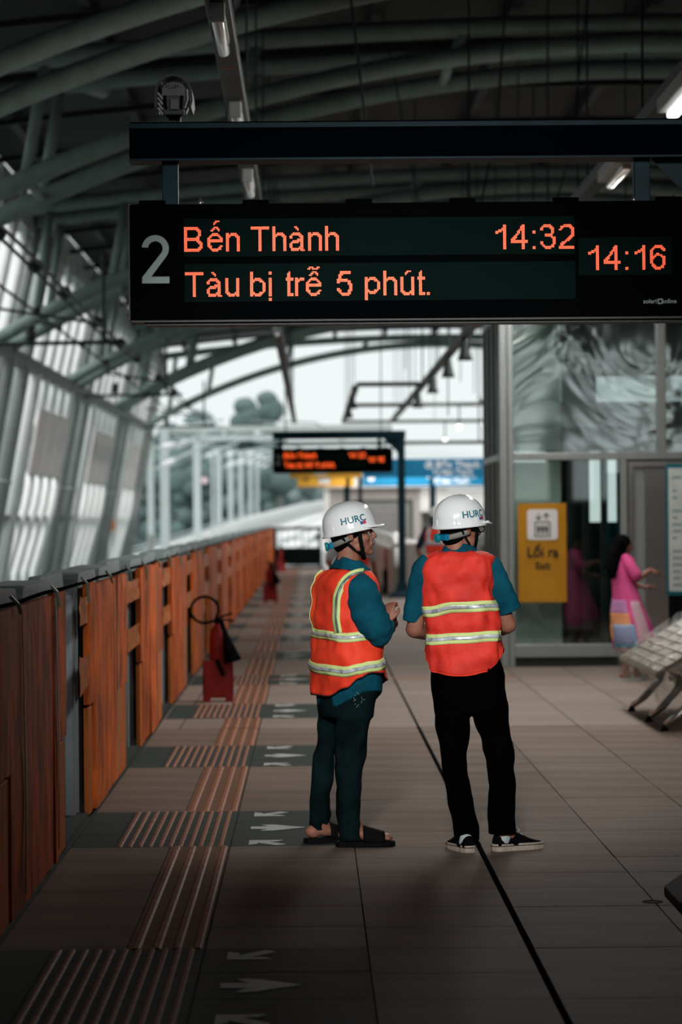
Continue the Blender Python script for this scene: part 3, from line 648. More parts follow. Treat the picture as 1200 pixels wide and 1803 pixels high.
# ================================================================== train displays on their posts
GL = {
'B': ['XXXXXXXXX', 'XXXXXXXXXX', 'XX......XXX', 'XX.......XX', 'XX.......XX', 'XX.......XX', 'XX......XX', 'XXXXXXXXXX', 'XXXXXXXXXX', 'XX......XXX', 'XX.......XXX', 'XX........XX', 'XX........XX', 'XX.......XXX', 'XXXXXXXXXXX', 'XXXXXXXXXX'],
'T': ['XXXXXXXXXXXX']*2+['.....XX']*14,
'n': ['', '', '', '', 'XX.XXXX', 'XXXXXXXX', 'XXX...XXX']+['XX.....XX']*9,
'h': ['XX']*4+['XX.XXXX', 'XXXXXXXX', 'XXX...XXX']+['XX.....XX']*9,
'e': ['', '', '', '', '...XXXX', '..XXXXXX', '.XX....XX', 'XX......XX', 'XXXXXXXXXX', 'XXXXXXXXXX', 'XX', 'XX', 'XXX.....XX', '.XX....XX', '..XXXXXXX', '...XXXX'],
'a': ['', '', '', '', '..XXXXX', '.XXXXXXX', 'XX....XXX', 'XX.....XX', '.....XXXX', '..XXXXXXX', '.XXXXX.XX', 'XX.....XX', 'XX.....XX', 'XX....XXX', '.XXXXXXXX', '.XXXXX.XXX'],
'u': ['', '', '', '']+['XX.....XX']*9+['XXX...XXX', '.XXXXXXXX', '..XXXX.XX'],
'b': ['XX']*4+['XX.XXXX', 'XXXXXXXX', 'XXX...XXX']+['XX......XX']*6+['XXX...XXX', 'XXXXXXXX', 'XX.XXXX'],
'p': ['', '', '', '', 'XX.XXXX', 'XXXXXXXX', 'XXX...XXX']+['XX......XX']*5+['XXX...XXX', 'XXXXXXXX', 'XX.XXXX', 'XX', 'XX', 'XX', 'XX'],
'i': ['XX', 'XX', '', '']+['XX']*12+['', 'XX', 'XX'],
't': ['..X', '.XX', '.XX', '.XX', 'XXXXX', 'XXXXX']+['.XX']*8+['.XXXX', '.XXXX'],
'r': ['', '', '', '', 'XX.XXX', 'XXXXXX', 'XXX']+['XX']*9,
'5': ['..XXXXXXX', '..XXXXXXX', '.XXX', '.XX', '.XX', 'XXXXXXX', 'XXXXXXXXX', 'XX.....XX', '.......XXX', '........XX', '........XX', 'XX......XX', 'XXX....XXX', '.XX....XX', '..XXXXXXX', '...XXXXX'],
'1': ['.....XX', '.....XX', '....XXX', '..XXXXX', 'XXXX.XX', 'XX...XX']+['.....XX']*10,
'4': ['.......XX', '......XXX', '......XXX', '.....XXXX', '....XX.XX', '....XX.XX', '...XX..XX', '..XX...XX', '.XXX...XX', 'XXX....XX', 'XXXXXXXXXXX', 'XXXXXXXXXXX']+['.......XX']*4,
'3': ['..XXXXX', '.XXXXXXX', 'XX....XXX', 'XX.....XX', '.......XX', '.......XX', '...XXXXX', '...XXXXX', '.......XXX', '........XX', '........XX', 'XX......XX', 'XX......XX', '.XX....XX', '..XXXXXXX', '...XXXX'],
'2': ['...XXXXX', '.XXXXXXXX', '.XX....XXX', 'XX......XX', '........XX', '........XX', '........XX', '.......XXX', '......XXX', '.....XXX', '....XXX', '..XXX', '.XXX', '.XX', 'XXXXXXXXXX', 'XXXXXXXXXX'],
'6': ['...XXXXX', '..XXXXXXX', '.XX....XXX', 'XX......XX', 'XX', 'XX..XX', 'XX.XXXXX', 'XXXX...XXX', 'XXX.....XX', 'XX......XX', 'XX......XX', 'XX......XX', '.XX.....XX', '.XXX...XX', '..XXXXXXX', '...XXXX'],
':': ['', '', '', '', 'XX', 'XX', '', '', '', '', '', '', '', '', 'XX', 'XX'],
'.': ['']*14+['XX', 'XX'],
}
ACC = {'circ': (['...XXX', '..XX.XX', '.XX...X'], -4), 'acute_hi': (['....XXX', '...XX', '...X'], -8), 'grave': (['.XX', '..XX', '...X'], 0), 'tilde': (['.XXX..XX', 'XX.XXXX'], -7), 'acute': (['....XXX', '...XX', '...X'], 0)}
def dots(seq, row0, W_, H_):
    s = set()
    for g, c in seq:
        if g in ACC: rows, off = ACC[g]; r0 = row0+4+off if g not in ('grave', 'acute') else row0+off
        else: rows = GL[g]; r0 = row0
        for r, line in enumerate(rows):
            for i, ch in enumerate(line):
                if ch == 'X' and 0 <= r0+r < H_ and 0 <= c+i < W_: s.add((c+i, r0+r))
    return s
LINE1 = [('B', 0), ('e', 15), ('circ', 16), ('acute_hi', 16), ('n', 27), ('T', 43), ('h', 57), ('a', 68), ('grave', 70), ('n', 80), ('h', 91)]
TIME1 = [('1', 201), ('4', 211), (':', 225), ('3', 230), ('2', 242)]
LINE2 = [('T', 0), ('a', 14), ('grave', 16), ('u', 26), ('b', 42), ('i', 54), ('t', 65), ('r', 71), ('e', 78), ('circ', 79), ('tilde', 79), ('5', 98), ('p', 116), ('h', 128), ('u', 139), ('acute', 139), ('t', 150), ('.', 156)]
CLOCK = [('1', 6), ('4', 16), (':', 30), ('1', 36), ('6', 46)]
def display(Y, X0, Zt, sc, label, lab2, detail=True):
    """sc: size against the near one; X0,Zt the top left corner of the box"""
    Wd, Ht, Dp = 2.425, .487, .14
    g = empty('train_display', (X0, Y, Zt), label, 'display')
    def X(u): return X0+u*sc
    def Z(v): return Zt-v*sc
    pz = 419.0
    def px(u): return (u-228)/pz
    def pyy(v): return (v-362)/pz
    boxo('case', m_dispb, X(0), X(Wd), Y, Y+Dp, Z(Ht), Z(0), g, bevel=.006)
    q = B(); q.box(X(.0), X(Wd), Y-.006, Y+Dp+.006, Z(Ht+.010), Z(Ht+.001)); q.box(X(.06), X(Wd-.06), Y+.02, Y+Dp, Z(Ht+.022), Z(Ht+.009)); q.build('bottom_rail', m_disps, g, bevel=.002)
    boxo('side_trim', m_disps, X(-.006), X(0), Y, Y+Dp, Z(Ht), Z(.0), g)
    for u in (268, 450, 632, 814, 996, 1178):
        boxo('hinge', m_dispb, X(px(u)-.055), X(px(u)+.055), Y-.004, Y+.02, Z(.006), Z(-.016), g, bevel=.003)
    for u in (352, 1118, 1190):
        B().lathe([(.012, 0), (.012, .014), (.007, .016), (.007, .03)], (X(px(u)), Y+.05, Z(0)), 8).build('bolt', m_stain, g, smooth=True)
    q = B()
    pit = 2.725/pz*sc
    def panel(name, u0, v0, Wc, Hc, seqs):
        x0, z0 = X(px(u0)), Z(pyy(v0))
        boxo(name, m_ledp, x0-pit*.8, x0+pit*(Wc-.2), Y-.004, Y+.002, z0-pit*(Hc-.2), z0+pit*.8, g)
        lit = set()
        for nm_, seq in seqs:
            s_ = dots(seq, 5 if Hc == 24 else 5, Wc, Hc); lit |= s_
            m_ = B()
            for (c, r) in s_:
                cx, cz = x0+c*pit, z0-r*pit
                m_.cur = 0; ro = pit*.43
                v = [Vector((cx+ro*cos(pi/8+pi/4*a), Y-.0065, cz+ro*sin(pi/8+pi/4*a))) for a in range(8)]; v2 = [Vector((p.x, Y-.004, p.z)) for p in v]
                m_.loft([v2, v], False, True)
                if detail:
                    m_.cur = 1; ri = pit*.24
                    v = [Vector((cx+ri*cos(pi/3*a), Y-.0075, cz+ri*sin(pi/3*a))) for a in range(6)]; m_.add(v, [tuple(range(6))[::-1]])
            m_.build(nm_, [m_led, m_ledc] if detail else [m_ledf, m_ledf], g, kind='stuff')
        if detail:
            m_ = B(); ri = pit*.17
            for r in range(Hc):
                for c in range(Wc):
                    if (c, r) in lit: continue
                    cx, cz = x0+c*pit, z0-r*pit; m_.add([(cx-ri, Y-.0048, cz), (cx, Y-.0048, cz-ri), (cx+ri, Y-.0048, cz), (cx, Y-.0048, cz+ri)], [(0, 1, 2, 3)])
            m_.build('unlit_dots', m_ledoff, g, kind='stuff')
    panel('led_panel', 325, 390.5, 252, 24, [('destination_text', LINE1), ('departure_time', TIME1)])
    panel('led_panel', 326, 470, 252, 24, [('delay_text', LINE2)])
    panel('clock_panel', 1019.5, 428.5, 60, 24, [('clock_time', CLOCK)])
    # the platform numeral 2
    oz = []; 
    def arcp(cx, cz, r, a0, a1, n): return [(cx+r*cos(radians(a0+(a1-a0)*i/n)), cz+r*sin(radians(a0+(a1-a0)*i/n))) for i in range(n+1)]
    outer = arcp(0, .052, .057, 172, -38, 14); inner = arcp(0, .052, .031, -36, 172, 14)
    L = [(-.0565, .058)]+outer+[(-.018, -.066), (.058, -.066), (.058, -.094), (-.056, -.094), (-.056, -.068), (.022, .030)]+inner
    q = B(); cx, cz = X(px(273)), Z(pyy(462))
    bmv = [Vector((cx+a*sc, Y-.004, cz+b*sc)) for a, b in L]
    import bmesh
    bm = bmesh.new(); vv = [bm.verts.new(v) for v in bmv]; f_ = bm.faces.new(vv); r_ = bmesh.ops.extrude_face_region(bm, geom=[f_])
    for v in r_['geom']:
        if isinstance(v, bmesh.types.BMVert): v.co.y += .003
    bmesh.ops.triangulate(bm, faces=bm.faces[:]); 
    q.add([v.co.copy() for v in bm.verts], [tuple(v.index for v in f.verts) for f in (bm.faces, bm.verts.index_update())[0]]); bm.free()
    q.build('platform_numeral', m_num, g)
    if detail:
        fn = lambda u, v: Vector((X(px(1143))+u, Y-.002, Z(pyy(540))+v)); lettering('maker_lettering', 'solari', .026, m_num, g, fn, .0004)
        fn = lambda u, v: Vector((X(px(1178))+u, Y-.002, Z(pyy(540))+v)); lettering('maker_lettering', 'udine', .026, m_num, g, fn, .0004)
        q = B(); cx, cz = X(px(1161)), Z(pyy(540))
        for a in range(4):
            R_ = Matrix.Rotation(pi/2*a+.25, 4, 'Y'); tri = [R_ @ Vector(p) for p in ((-.011, 0, .006), (.0, 0, .013), (.011, 0, .012), (.006, 0, .006))]
            q.add([Vector((cx, Y-.002, cz))+p for p in tri], [(0, 1, 2, 3)])
        q.build('maker_emblem', m_num, g)
    # post and arm
    g = empty('display_post', (X0+2.6*sc, Y+.08, 0), lab2, 'post')
    yc = Y+.07; xp = 1.80 if sc > .99 else 1.80
    boxo('arm', m_navy_shade if detail else m_navy, X(.0)+.002, xp+.09, yc-.08, yc+.08, Z(-.187), Z(-.345), g, bevel=.008)
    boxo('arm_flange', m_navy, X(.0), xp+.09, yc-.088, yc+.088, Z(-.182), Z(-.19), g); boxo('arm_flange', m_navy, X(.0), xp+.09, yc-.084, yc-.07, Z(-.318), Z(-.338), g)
    for u in (299, 1133): boxo('hanger', m_navy, X(px(u))-.034, X(px(u))+.034, yc-.03, yc+.03, Z(.0), Z(-.19), g, bevel=.004)
    boxo('pole', m_navy, xp-.075, xp+.075, yc-.075, yc+.075, .1, Z(-.345), g, bevel=.012)
    q = B(); q.loft([[Vector((xp+a*r, yc+b*r, z)) for a, b in ((-1, -1), (1, -1), (1, 1), (-1, 1))] for r, z in ((.29, 0), (.29, .035), (.22, .10), (.12, .16), (.10, .30))]); q.build('base', m_navy, g, bevel=.004)
    q = B(); q.add([Vector((xp-.075, yc-.01, Z(-.19))), Vector((xp-.36, yc-.01, Z(-.19))), Vector((xp-.075, yc-.01, Z(.10))), Vector((xp-.075, yc+.01, Z(-.19))), Vector((xp-.36, yc+.01, Z(-.19))), Vector((xp-.075, yc+.01, Z(.10)))], [(0, 1, 2), (5, 4, 3), (0, 3, 4, 1), (1, 4, 5, 2), (2, 5, 3, 0)]); q.build('gusset', m_navy, g)
    return g
m_ledp = mat('led_panel_face', (.0022, .006, .0055), .6, spec=.0)
display(12.65, -.753, 2.965, 1.0, 'large black train display showing Ben Thanh and 14:16, close to the viewer', 'navy post and arm carrying the near display at the right edge')
display(60.0, -.760, 3.0, .985, 'small far train display with blurred orange text beyond the helmets', 'navy post and arm of the far display between the two men', detail=False)
# surveillance camera on the near arm
def cctv():
    c = P(307, 176, 12.80); g = empty('surveillance_camera', (c.x, c.y, 3.32), 'grey and white surveillance camera with arched hood on the navy beam', 'camera')
    def at(u, v, y): return Vector((c.x+u/419, c.y+y, c.z-v/419))
    pts = [(-34, 18)]+[(-33*cos(radians(a)), -6-35*sin(radians(a))) for a in range(0, 181, 15)]+[(34, 8), (31, 18)]
    pin = [(x*.86, (y+6)*.87-6+ (0 if y < 0 else 3)) for x, y in pts]
    q = B(); ring = [at(u, v, -.10) for u, v in pts]+[at(u, v, -.10) for u, v in pin[::-1]]; ring2 = [at(u, v, .16) for u, v in pts]+[at(u, v, .16) for u, v in pin[::-1]]
    n = len(pts); q2 = B()
    vs = ring+ring2; N = 2*n; fs = []
    for i in range(N): j = (i+1) % N; fs.append((i, j, N+j, N+i))
    for i in range(n-1): fs.append((i, N-1-i, N-2-i, i+1)); fs.append((N+i, N+i+1, N+N-2-i, N+N-1-i))
    q2.add(vs, fs); q2.build('hood', m_trunk, g)
    # body with a flat rear plate
    prof = [(-19, 20), (-25, 4)]+[(-24*cos(radians(a))*(1 if a < 90 else 1), -12-18*sin(radians(a))**.8) for a in (10, 35, 60, 90, 120, 145, 170)]+[(25, 4), (19, 20)]
    q = B(); q.loft([[at(u*.85, v*.9, -.085) for u, v in prof], [at(u, v, -.06) for u, v in prof], [at(u, v, .14) for u, v in prof]]); q.build('body', m_cctv, g, smooth=False)
    boxo('rear_recess', m_trunk, c.x-.045, c.x+.045, c.y-.092, c.y-.06, c.z-.075, c.z+.006, g, bevel=.004)
    boxo('connector', m_cctv, c.x-.014, c.x+.022, c.y-.105, c.y-.09, c.z-.055, c.z-.01, g, bevel=.003)
    for i in range(4):
        q = B(); a = at(-28, -8+9*i, -.09); b = at(-19, 4+9*i, -.09); q.tube([a, b], .0045, 6); q.tube([a+Vector((0, .03, 0)), b+Vector((0, .03, 0))], .0045, 6); q.build('cooling_fin', m_cctvw, g)
    q = B(); q.tube([at(24, -14, -.088), at(25, 4, -.09), at(20, 20, -.088)], .005, 6); q.build('side_rim', m_cctvw, g)
    for sgn in (-1, 1): B().tube([at(15*sgn, -2, -.10), at(14*sgn, 16, -.10), at(10*sgn, 34, -.06)], .006, 6).build('cable', m_blk, g, smooth=True)
    # small label marks
    q = B()
    for i in range(5):
        for j in range(3):
            if (i*7+j*5) % 4: q.box(c.x-.034+.012*i, c.x-.025+.012*i, c.y-.0875, c.y-.085, c.z+.036+.006*j, c.z+.039+.006*j)
    q.build('rear_label', m_ink, g, kind='stuff')
    boxo('bracket', m_trunk, c.x-.025, c.x+.025, c.y-.02, c.y+.04, 3.315, c.z-.03, g)
cctv()
# ================================================================== elevator
g = empty('elevator', (2.1, 32.5, 0), 'glass elevator tower with grey frame and stainless door on the right', 'elevator')
EX0, EX1, EY0, EY1, EH = 2.09, 5.5, 32.55, 35.6, 3.88
def fr(x0, x1, z0, z1, y0=EY0-.06, y1=EY0+.06, nm='frame_bar'): return boxo(nm, m_frame, x0, x1, y0, y1, z0, z1, g, bevel=.008)
fr(EX0-.05, EX0+.03, 0, EH); fr(EX0+.035, EX0+.095, 0, EH); fr(3.74, 3.84, 2.31, EH); fr(EX0+.095, EX1, 2.23, 2.31); boxo('kick_plate', m_joint, EX0+.095, 3.40, EY0-.03, EY0+.05, 0, .10, g); fr(EX0+.095, 3.40, .10, .24)
fr(EX0, EX1, EH-.06, EH+.06); fr(3.34, 3.41, .1, 2.23)
for i in range(4): yy = EY0+.5+i*.85; boxo('frame_bar', m_frame, EX0-.05, EX0+.05, yy, yy+.08, 0, EH, g, bevel=.008)
for z in (EH-.05, 2.27): boxo('frame_bar', m_frame, EX0-.05, EX0+.05, EY0, EY1, z-.035, z+.035, g)
boxo('frame_bar', m_frame, EX0-.05, EX0+.05, EY0, EY1, 0, .1, g)
def pane(x0, x1, z0, z1, m_, y=EY0): return boxo('pane', m_, x0, x1, y-.006, y+.006, z0, z1, g)
pane(EX0+.095, 3.74, 2.31, EH-.06, m_glassw); pane(3.84, EX1, 2.31, EH-.06, m_glassw); pane(EX0+.095, 3.34, .24, 2.23, m_glass)
for i in range(3): yy = EY0+.58+i*.85; boxo('pane', m_glass, EX0-.006, EX0+.006, yy, yy+.77, .1, EH-.09, g)
boxo('roof', m_frame, EX0-.05, EX1, EY0, EY1, EH, EH+.12, g)
boxo('back_panel', m_ppan, EX0+.10, 2.72, EY0+.25, EY0+.30, .10, 2.22, g); boxo('back_panel', m_ppan, EX0+.10, 2.72, EY0+.25, EY0+.30, 2.34, EH, g)
boxo('back_panel', m_frame, 2.72, EX1, EY0+.6, EY0+.65, 2.62, 2.88, g); boxo('back_panel', m_frame, 2.72, EX1, EY0+.6, EY0+.65, 3.16, EH, g)
boxo('drive_unit', m_shaft, 2.74, 3.10, EY0+.1, EY0+.4, 2.84, 3.20, g, bevel=.01)
for k, x in enumerate((2.86, 3.02, 3.22)): boxo('guide_rail', m_shaft, x-.035, x+.035, EY0+.5, EY0+.62, .1, 2.6, g)
boxo('shaft_wall', m_shaft, 2.72, 3.14, EY1-.8, EY1-.72, .1, 2.60, g); boxo('shaft_wall', m_shaft, 3.14, EX1, EY1-.8, EY1-.72, .1, 1.55, g); boxo('shaft_wall', m_shaft, 3.34, EX1, EY0+.35, EY0+.4, .1, 2.62, g)
boxo('shaft_floor', m_shaft, EX0+.05, EX1, EY0+.06, EY1, -.02, .02, g)
boxo('cross_beam', m_shaft, 2.72, EX1, EY0+.08, EY0+.5, 2.34, 2.60, g)
d = boxo('door_frame', m_stain, 3.42, 3.47, EY0-.10, EY0+.02, 0, 2.21, g); boxo('door_frame', m_stain, 3.47, 5.2, EY0-.10, EY0+.02, 2.15, 2.21, g)
boxo('door_leaf', m_stain, 3.60, 4.35, EY0-.02, EY0+.02, .01, 2.14, g); boxo('door_leaf', m_stain, 4.355, 5.1, EY0-.02, EY0+.02, .01, 2.14, g)
boxo('door_jamb', m_frame, 3.47, 3.60, EY0-.05, EY0+.05, 0, 2.15, g)
# exit sign standing off the glass
g = empty('exit_sign', (2.5, 32.3, .7), 'yellow exit sign with white elevator pictogram on the glass', 'sign')
sx0, sx1, sz0, sz1, sy = 2.222, 2.742, .70, 1.765, 32.40
q = B(); n = 8; ring = []
for i in range(n+1): a = i/n; ring.append((sx0+(sx1-sx0)*a, sy-.035*sin(pi*a)))
q.loft([[Vector((x, y_, z)) for x, y_ in ring]+[Vector((x, y_+.02, z)) for x, y_ in ring[::-1]] for z in (sz0, sz1)]); q.build('sign_panel', m_yel, g, smooth=False)
for zz_ in (.85, 1.6):
    for xx_ in (2.27, 2.69): boxo('standoff', m_frame, xx_-.012, xx_+.012, sy+.015, EY0-.004, zz_-.012, zz_+.012, g)
ys = sy-.040
def rrect(x0, x1, z0, z1, r, y, m_, nm): 
    pts = arc_pts(x1-r, z1-r, r, 0, pi/2, 4)+arc_pts(x0+r, z1-r, r, pi/2, pi, 4)+arc_pts(x0+r, z0+r, r, pi, 1.5*pi, 4)+arc_pts(x1-r, z0+r, r, 1.5*pi, 2*pi, 4)
    return B().loft([[Vector((a, y, b)) for a, b in pts], [Vector((a, y+.004, b)) for a, b in pts]]).build(nm, m_, g)
rrect(2.318, 2.645, 1.372, 1.70, .03, ys, m_white, 'pictogram_plate')
q = B(); yk = ys-.003; cx = 2.482
def bar(x0, x1, z0, z1): q.box(x0, x1, yk, yk+.002, z0, z1)
bar(cx-.085, cx+.085, 1.555, 1.568); bar(cx-.085, cx+.085, 1.402, 1.415); bar(cx-.085, cx-.072, 1.402, 1.568); bar(cx+.072, cx+.085, 1.402, 1.568)
for k in (-1, 0, 1):
    u = cx+k*.042
    q.add([Vector((u+a, yk, b)) for a, b in ((-.009, 1.43), (.009, 1.43), (.012, 1.47), (.018, 1.485), (.016, 1.512), (-.016, 1.512), (-.018, 1.485), (-.012, 1.47))], [tuple(range(8))])
    q.lathe([(.001, -.001), (.010, 0), (.001, .001)], (0, 0, 0), 10, mtx=Matrix.Translation((u, yk, 1.526)) @ Matrix.Rotation(pi/2, 4, 'X'))
for u, sg in ((cx-.042, -1), (cx+.042, 1)):
    zc = 1.62; bar(u-.006, u+.006, zc-.038, zc+.038)
    q.add([Vector((u, yk, zc+sg*.044)), Vector((u-.034, yk, zc+sg*.006)), Vector((u-.030, yk, zc-sg*.008)), Vector((u, yk, zc+sg*.022)), Vector((u+.030, yk, zc-sg*.008)), Vector((u+.034, yk, zc+sg*.006))], [(0, 1, 2, 3), (0, 3, 4, 5)])
q.build('pictogram', m_ink, g)
lettering('sign_lettering', 'Lối ra', .150, m_ink, g, lambda u, v: Vector((cx+u*.95, yk, 1.235+v)), .0035)
lettering('sign_lettering', 'Exit', .105, m_ink, g, lambda u, v: Vector((cx+u, yk, 1.09+v)), .0025)
# information board
c = P(1170, 940, 29.6)
g = empty('information_board', (c.x, 29.6, 0), 'pale information board with teal frame and black legs at the right edge', 'board')
T = Matrix.Translation((c.x+.01, 29.6, 0)) @ Matrix.Rotation(radians(-38), 4, 'Z')
def tb_(nm, m_, *a, **k): return B().box(*a, T).build(nm, m_, g, **k)
tb_('frame', m_teal, 0, 1.25, 0, .05, .84, 2.13); tb_('printed_sheet', m_map, .035, 1.215, -.006, 0, .88, 2.09)
tb_('leg', m_blk, .02, .10, .0, .05, 0, .84); tb_('leg', m_blk, 1.15, 1.23, .0, .05, 0, .84); tb_('kick_panel', m_blk, .10, 1.15, .02, .04, .25, .84)
q = B(); rr = random.Random(5)
for i in range(17):
    z = 2.0-.066*i
    for (xa, xb) in ((.08, .20), (.26, .46), (.55, .8), (.88, 1.15)):
        if rr.random() < .8: q.box(xa, xa+(xb-xa)*rr.uniform(.4, 1), -.008, -.006, z-.018, z+.012, T)
q.build('printed_rows', m_mapd, g, kind='stuff')
# bench wrapped in clear film
g = empty('waiting_bench', (2.9, 24, 0), 'steel waiting bench wrapped in clear plastic at the right', 'bench')
def bp(x, z): return (x, z)
for i in range(4):
    y0, y1 = 22.65+.68*i, 23.29+.68*i
    prof = [(2.575, .435), (2.60, .462), (2.85, .60), (3.08, .735), (3.35, .99), (3.50, 1.20)]
    q = B(); q.loft([[Vector((x, y_, z)) for x, z in prof]+[Vector((x+.012, y_, z-.028)) for x, z in prof[::-1]] for y_ in (y0, y1)]); q.build('seat', m_seat, g)
    for j in range(6):
        t = .05+j*.075; q = B(); a = Vector((2.60+t, y0+.04, .470+t*.575)); q.tube([a, a+Vector((0, y1-y0-.08, 0))], .006, 5); q.build('seat_rib', m_stain, g)
boxo('beam', m_stain, 2.90, 2.98, 22.7, 25.4, .36, .44, g)
for k, y_ in enumerate((22.72, 23.75, 25.05)):
    q = B(); q.tube([(2.94, y_, .42), (2.88, y_, .26), (2.76, y_, .12), (2.655, y_, .045)], [.038, .034, .030, .024], 10); q.build('leg', m_stain, g, smooth=True)
    q = B(); q.tube([(2.94, y_, .42), (3.05, y_, .22), (3.3, y_, .05)], [.038, .032, .024], 10); q.build('leg', m_stain, g, smooth=True)
    for x in (2.65, 3.3): B().lathe([(.03, 0), (.03, .02), (.015, .03), (.015, .05)], (x, y_, 0), 12).build('foot', m_blk, g, smooth=True)
# film: top sheet following the seat, and draped ends
def sheet(nm, grid, m_):
    n = len(grid[0]); q = B(); q.add([p for r in grid for p in r], [(i*n+j, i*n+j+1, (i+1)*n+j+1, (i+1)*n+j) for i in range(len(grid)-1) for j in range(n-1)]); return q.build(nm, m_, g, smooth=True)
grid = []
for i in range(22):
    y_ = 22.60+i*.135; row = []
    for j in range(16):
        t = j/15; x = 2.555+t*.95; z = .47+(x-2.56)*.60+max(0, x-3.1)*.5+.010*noise.noise(Vector((x*9, y_*2, 0)))+.01; row.append(Vector((x, y_, z)))
    grid.append(row)
sheet('plastic_wrap', grid, m_film)
grid = []
for i in range(26):   # hanging front curtain along the length
    y_ = 22.60+i*.112; row = []
    for j in range(8):
        t = j/7; row.append(Vector((2.555+.05*t+.035*noise.noise(Vector((y_*4, t*2, 3)))*t, y_, .475-(.20+.10*noise.noise(Vector((y_*1.3, 0, 7))))*t)))
    grid.append(row)
sheet('plastic_wrap', grid, m_film2)
grid = []
for i in range(18):   # near end curtain
    x = 2.555+i*.05; row = []
    for j in range(9):
        t = j/8; row.append(Vector((x+.02*noise.noise(Vector((x*6, t*2, 1))), 22.60+.05*noise.noise(Vector((x*7, t*1.5, 5)))*t, (.475+(x-2.56)*.6)-(.16+.25*max(0, sin((x-2.5)*6)))*t)))
    grid.append(row)
sheet('plastic_wrap', grid, m_film2)
# ================================================================== far end: signs, building, escalator, gate
def wayfinding(Y, z0, z1, xs0, xs1, xb0, xb1, lab1, lab2, posts):
    g = empty('wayfinding_sign', (xs0, Y, z0), lab1, 'sign'); g0 = g
    def at(u, v, cx, cz): return Vector((cx+u, Y-.008, cz+v))
    boxo('sign_panel', m_yel2, xs0, xs1, Y, Y+.12, z0, z1, g, bevel=.01)
    w_ = (z1-z0)
    boxo('pictogram_plate', m_white, xs0+.62, xs0+.95, Y-.006, Y, z0+.08, z1-.08, g)
    q = B(); c0 = Vector((xs0+.25, Y-.004, (z0+z1)/2)); q.add([c0+Vector(p) for p in ((-.10, 0, 0), (0, 0, .09), (0, 0, .03), (.1, 0, .03), (.1, 0, -.03), (0, 0, -.03), (0, 0, -.09))], [(0, 6, 5, 4, 3, 2, 1)]); q.build('arrow', m_ink, g)
    lettering('sign_lettering', 'Lối ra', .17, m_ink, g, lambda u, v: at(u, v, xs0+.785, (z0+z1)/2), .003)
    for x in posts[0]: boxo('post', m_navy, x-.05, x+.05, Y+.12, Y+.22, 0, z1-.05, g)
    g = empty('wayfinding_sign', (xb0, Y, z0), lab2, 'sign')
    boxo('sign_panel', m_blue, xb0, xb1, Y, Y+.12, z0, z1, g, bevel=.01)
    cx = xb0+(xb1-xb0)*.70
    lettering('sign_lettering', 'đi Bến Thành', .27*w_/.5, m_white, g, lambda u, v: at(u, v, cx, z0+w_*.64), .004)
    lettering('sign_lettering', 'To Ben Thanh', .19*w_/.5, m_white, g, lambda u, v: at(u, v, cx, z0+w_*.26), .003)
    B().lathe([(.10, 0), (.10, .004)], (0, 0, 0), 18, mtx=Matrix.Translation((xb0+.25, Y-.002, (z0+z1)/2)) @ Matrix.Rotation(pi/2, 4, 'X')).build('numeral_disc', m_white, g)
    lettering('disc_numeral', '2', .16, m_blue, g, lambda u, v: at(u, v-.0, xb0+.25, (z0+z1)/2) + Vector((0, -.002, 0)), .003)
    for x in posts[1]: boxo('post', m_navy, x-.05, x+.05, Y+.12, Y+.22, 0, z1-.05, g)
wayfinding(78, 2.63, 3.11, -.55, 1.32, 1.36, 4.65, 'front yellow wayfinding sign under the far display', 'front blue Ben Thanh sign beside the navy post', ((.95, 1.27), (3.12,)))
wayfinding(88, 2.50, 2.98, -.40, 1.25, 1.50, 5.2, 'rear yellow wayfinding sign, lower and behind the front one', 'rear blue Ben Thanh sign, showing below the front one', ((1.0,), (3.6,)))
tag(boxo('sign_gantry', m_trunk, -1.0, 5.0, 84, 84.1, 3.62, 3.72), 'thin dark gantry bar above the blue signs', 'gantry')
for x_ in (-.7, 4.7): boxo('hanger', m_trunk, x_-.02, x_+.02, 84.02, 84.06, 3.72, zskin(x_)+.01, bpy.data.objects['sign_gantry'])
g = empty('service_building', (.45, 92, 0), 'warm grey service building with flat roof at the platform end', 'building')
boxo('wall', m_wallg, .50, 3.4, 93, 97, 0, 2.50, g); boxo('wall', m_wallg, 3.4, 7.5, 94, 98, 0, 2.35, g)
boxo('roof_slab', m_concw2, .42, 7.7, 92.6, 98, 2.50, 2.68, g); boxo('corner_post', m_concw2, .38, .56, 92.8, 93.0, 0, 2.5, g)
boxo('white_panel', m_concw2, 3.35, 5.6, 92.9, 93.0, 1.75, 2.4, g)
boxo('shutter', m_shut, 1.35, 3.05, 92.94, 93.0, .05, 2.05, g); boxo('shutter_frame', m_joint, 1.27, 3.13, 92.96, 93.01, 2.05, 2.13, g); boxo('shutter_frame', m_joint, 3.05, 3.13, 92.96, 93.01, 0, 2.05, g)
for i in range(9): boxo('shutter_rib', m_wallg, 1.36, 3.04, 92.92, 92.95, .15+.2*i, .165+.2*i, g)
g = empty('escalator_balustrade', (1.6, 60, 0), 'stainless steel escalator balustrade behind the smiling man', 'balustrade')
q = B(); q.loft([[Vector((x, y_, z)) for x, z in ((1.60, 0), (2.35, 0), (2.35, 1.08), (1.68, 1.08), (1.60, 1.0))] for y_ in (61, 84)]); q.build('panel', m_stain, g, bevel=.02)
for i in range(6): boxo('panel_seam', m_frame, 1.594, 1.60, 63.5+3.6*i, 63.56+3.6*i, .02, .98, g)
q = B(); q.tube([(1.72, 84, 1.20), (1.72, 66, 1.20), (1.72, 62.2, 1.16), (1.72, 61.0, .95), (1.72, 60.8, .6)], .06, 12); q.build('handrail', m_slat, g, smooth=True)
for i in range(8): B().tube([(1.72, 64+2.5*i, 1.05), (1.72, 64+2.5*i, 1.17)], .02, 8).build('rail_post', m_stain, g)
